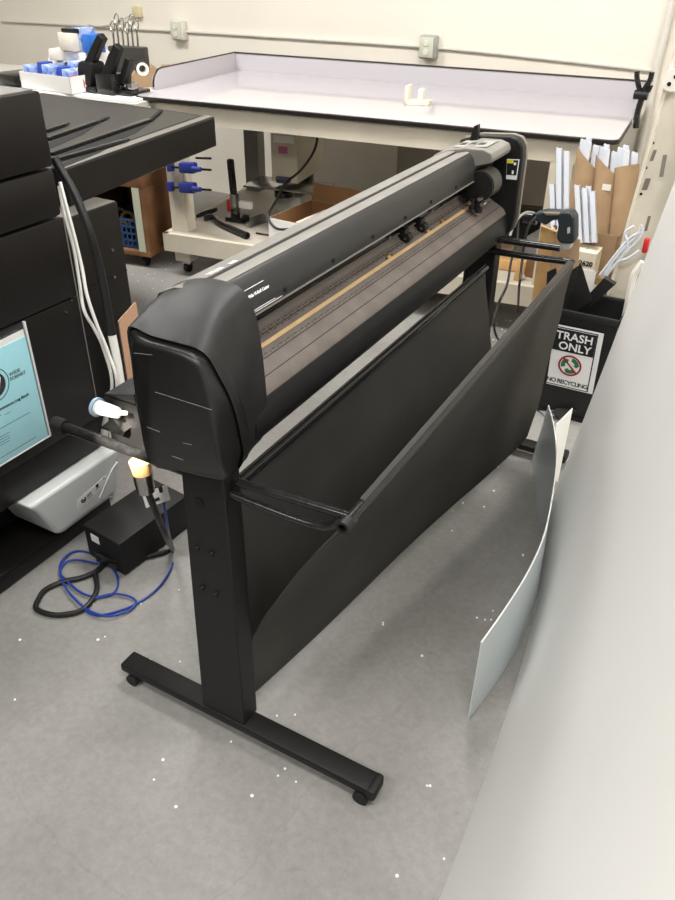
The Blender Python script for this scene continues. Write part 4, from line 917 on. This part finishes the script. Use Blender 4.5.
def arr(k):
    pts = []; a0 = math.radians(90+120*k)
    for j in range(7): a_ = a0-math.radians(10+j*11); pts.append(cc+(ex*math.cos(a_)+ey*math.sin(a_))*Rr*.78)
    a_ = a0-math.radians(76); pts.append(cc+(ex*math.cos(a_)+ey*math.sin(a_))*Rr*.88)
    a_ = a0-math.radians(104); pts.append(cc+(ex*math.cos(a_)+ey*math.sin(a_))*Rr*.58)
    a_ = a0-math.radians(76); pts.append(cc+(ex*math.cos(a_)+ey*math.sin(a_))*Rr*.28)
    for j in range(6,-1,-1): a_ = a0-math.radians(10+j*11); pts.append(cc+(ex*math.cos(a_)+ey*math.sin(a_))*Rr*.42)
    return pts
for k in range(3): MB().slab(arr(k), ez*.0006).build('recycling_arrow', GRN, sgn)
MB().pipe(cc+ez*.0006, cc+ez*.0016, Rr, Rr*.84, n=48).build('prohibition_ring', RED, sgn)
dg = (ex-ey).normalized(); dp = (ex+ey).normalized()*Rr*.075
MB().slab([cc-dg*Rr*.9-dp+ez*.0014,cc+dg*Rr*.9-dp+ez*.0014,cc+dg*Rr*.9+dp+ez*.0014,cc-dg*Rr*.9+dp+ez*.0014],ez*.0006).build('prohibition_slash', RED, sgn)
# black sheet offcuts sticking out of the trash can
BS = mat('black_sheet', (40,40,40), .4)
t = MB().slab([PY(550,284,2.90),PY(581,264,2.90),PY(592,300,2.90),PY(563,322,2.93),PY(552,318,2.93)],(0,.004,0)).build('black_sheet_offcut', BS); tag(t,'broad black plastic offcut standing in the trash can, peaked at the top','offcut','black offcuts in the trash can')
t = MB().slab([PY(604,278,2.94),PY(615,285,2.94),PY(576,320,2.96),PY(562,320,2.96),PY(580,304,2.95)],(0,.03,0)).build('black_sheet_offcut', BS); tag(t,'narrow black plastic offcut slanting up to the right out of the trash can','offcut','black offcuts in the trash can')
t = MB().slab([PY(547,272,2.98),PY(556,268,2.98),PY(560,318,3.0),PY(545,318,3.0)],(0,.004,0)).build('black_sheet_offcut', BS); tag(t,'tall black plastic offcut at the left side of the trash can, behind the peaked one','offcut','black offcuts in the trash can')
# scraps on the floor in front of the trash can
t = MB().slab([PZ(538,410,.004),PZ(556,404,.03),PZ(566,409,.03),PZ(548,420,.004)],(0,0,.003)).build('grey_scrap', mat('scrap_grey',(120,120,120),.5)); tag(t,'grey plastic scrap on the floor below the trash can sign','offcut')
t = MB().slab([PZ(552,412,.02),PZ(566,404,.05),PZ(578,410,.05),PZ(560,420,.02)],(0,0,.004)).build('dark_scrap', BS); tag(t,'dark plastic scrap on the floor between the small white sheet and the trash can','offcut')

# ---------------------------------------------------------------- white sheets on the right
def interp(tab, y):
    for (y0,v0),(y1,v1) in zip(tab, tab[1:]):
        if y <= y1: return v0+(v1-v0)*max(0,(y-y0)/(y1-y0))
    return tab[-1][1]
def smooth(tab, y, h=.12): return sum(interp(tab, y+h*k/3) for k in range(-3,4))/7
botx = [(-.2,-.175),(.4,-.19),(.83,-.206),(1.01,-.214),(1.274,-.232),(1.5,-.253),(1.62,-.266),(1.9,-.315),(2.2,-.405)]
rows = []
yy = .0
while yy <= 2.2001:
    xb = smooth(botx, yy); row = []
    lean = interp([(0,.34),(.8,.31),(1.2,.27),(1.6,.22),(2.2,.165)], yy)
    for k in range(17):
        z = 1.22*k/16; s = z/1.22
        bulge = .02*math.sin(s*math.pi)*interp([(0,0),(1.2,.3),(2.2,.0)], yy)
        row.append((xb+lean*s**.93+bulge*0+.012*math.exp(-((yy-1.75)/.16)**2)*math.sin(s*2.6)*-1, yy, .002+z))
    rows.append(row); yy += .05
t = MB().sheet(rows, .003).build('large_plastic_sheet', SHEET, angle=80); tag(t,'huge satin white plastic sheet standing bowed on its long edge along the right side','plastic sheet')
bt_ = [(-.318,1.276),(-.298,1.42),(-.288,1.568),(-.300,1.779),(-.355,2.042),(-.409,2.163),(-.471,2.327),(-.537,2.500)]
tp_ = [(-.312,1.262),(-.300,1.40),(-.293,1.56),(-.303,1.736),(-.349,1.984),(-.385,2.13),(-.440,2.29),(-.497,2.42)]
def cr_(P, n=5):
    out = []
    for i in range(len(P)-1):
        p0, p1, p2, p3 = P[max(i-1,0)], P[i], P[i+1], P[min(i+2,len(P)-1)]
        for k in range(n):
            t_ = k/n; out.append(tuple(.5*((2*p1[c])+(p2[c]-p0[c])*t_+(2*p0[c]-5*p1[c]+4*p2[c]-p3[c])*t_*t_+(3*p1[c]-p0[c]-3*p2[c]+p3[c])*t_**3) for c in (0,1)))
    out.append(P[-1]); return out
B_, T_ = cr_(bt_), cr_(tp_)
rows = [[(b0[0]+(t0[0]-b0[0])*s, b0[1]+(t0[1]-b0[1])*s, .002+.296*s) for s in (0,.25,.5,.75,1)] for b0, t0 in zip(B_, T_)]
t = thing('curled_plastic_strip', 'narrow white plastic sheet curled on its edge between the basket and the large sheet', 'plastic sheet', (-.35,1.9,0))
MB().sheet(rows, .003).build('strip_body', mat('pale_strip',(204,212,214),.4), t, angle=80)
MB().tube([(t0[0],t0[1],.298) for t0 in T_],.0022,n=6,sub=1).build('cut_edge', SHEETE, t)
a, b_, c_, d_ = PY(556,424,2.35), PY(572,408,2.42), PY(574,440,2.42), PY(560,470,2.35)
t = MB().slab([(a.x,2.35,a.z),(b_.x,2.42,b_.z),(b_.x,2.42,.003),(a.x,2.35,.003)],(.003,0,0)).build('small_sheet_corner', SHEETE); tag(t,'small white sheet corner peeking up behind the curled strip','plastic sheet')

# ---------------------------------------------------------------- white plastic chips on the floor
chip = MB().cyl((0,0,0),(0,0,.0016),.0042,n=10).build('plastic_chip', INKW); chip.location = (0,0,0)
S = [(179,590),(105,637),(93,604),(141,604),(187,683),(277,716),(295,715),(231,742),(278,776),(285,769),(296,782),(252,796),(176,807),(154,780),(383,623),(452,531),(453,511),(463,504),(484,507),(494,491),(498,467),(511,453),(523,556),(493,611),(485,620),(491,620),(422,656),(383,625),(493,491),(463,503),(523,555),(427,786),(430,786),(444,859),(477,618),(98,640),(20,640),(397,876),(180,662),(15,700),(150,660),(163,760)]
for k in range(46): S.append((random.uniform(483,525), random.uniform(318,356)))
for k in range(16): S.append((random.uniform(132,190), random.uniform(262,292)))
for k,(x,y) in enumerate(S):
    o = chip if k == 0 else chip.copy()
    if k: C.objects.link(o)
    p = PZ(x, y, .0); o.location = (p.x, p.y, .0004); s_ = random.uniform(.6,1.05); o.scale = (s_,s_,1)
    tag(o, 'tiny white plastic chip scattered on the concrete floor', 'chip', 'white chips on the floor')

# ---------------------------------------------------------------- light
w = bpy.data.worlds.new('world'); bpy.context.scene.world = w; w.use_nodes = True
w.node_tree.nodes['Background'].inputs[0].default_value = (1,.975,.94,1); w.node_tree.nodes['Background'].inputs[1].default_value = .27
def area(name, loc, size, power, rot=(0,0,0), col=(1,.975,.94)):
    l = bpy.data.lights.new(name, 'AREA'); l.shape = 'RECTANGLE'; l.size, l.size_y = size; l.energy = power; l.color = col
    o = bpy.data.objects.new(name, l); C.objects.link(o); o.location = loc; o.rotation_euler = rot; return o
area('ceiling_light', (-3.6,2.7,3.1), (1.2,.6), 75)
area('ceiling_light', (-1.2,2.7,3.1), (1.2,.6), 62)
area('ceiling_light', (1.1,2.2,3.1), (1.2,.6), 70)
area('ceiling_light', (.1,.2,3.1), (1.2,.6), 55)
area('ceiling_light', (-1.6,-1.2,3.1), (1.2,.6), 60)
sl_ = bpy.data.lights.new('sunbeam', 'SPOT'); sl_.energy = 4500; sl_.spot_size = math.radians(2.6); sl_.spot_blend = .1; sl_.shadow_soft_size = .02; sl_.color = (1,.93,.82)
so = bpy.data.objects.new('sunbeam', sl_); C.objects.link(so); so.location = (-.95,-1.2,2.75)
tg_ = PY(121,434,.975); so.rotation_euler = (tg_-so.location).to_track_quat('-Z','Y').to_euler()
vs = bpy.context.scene.view_settings; vs.view_transform = 'Standard'; vs.look = 'None'; vs.exposure = .2; vs.gamma = 1; vs.use_curve_mapping = False
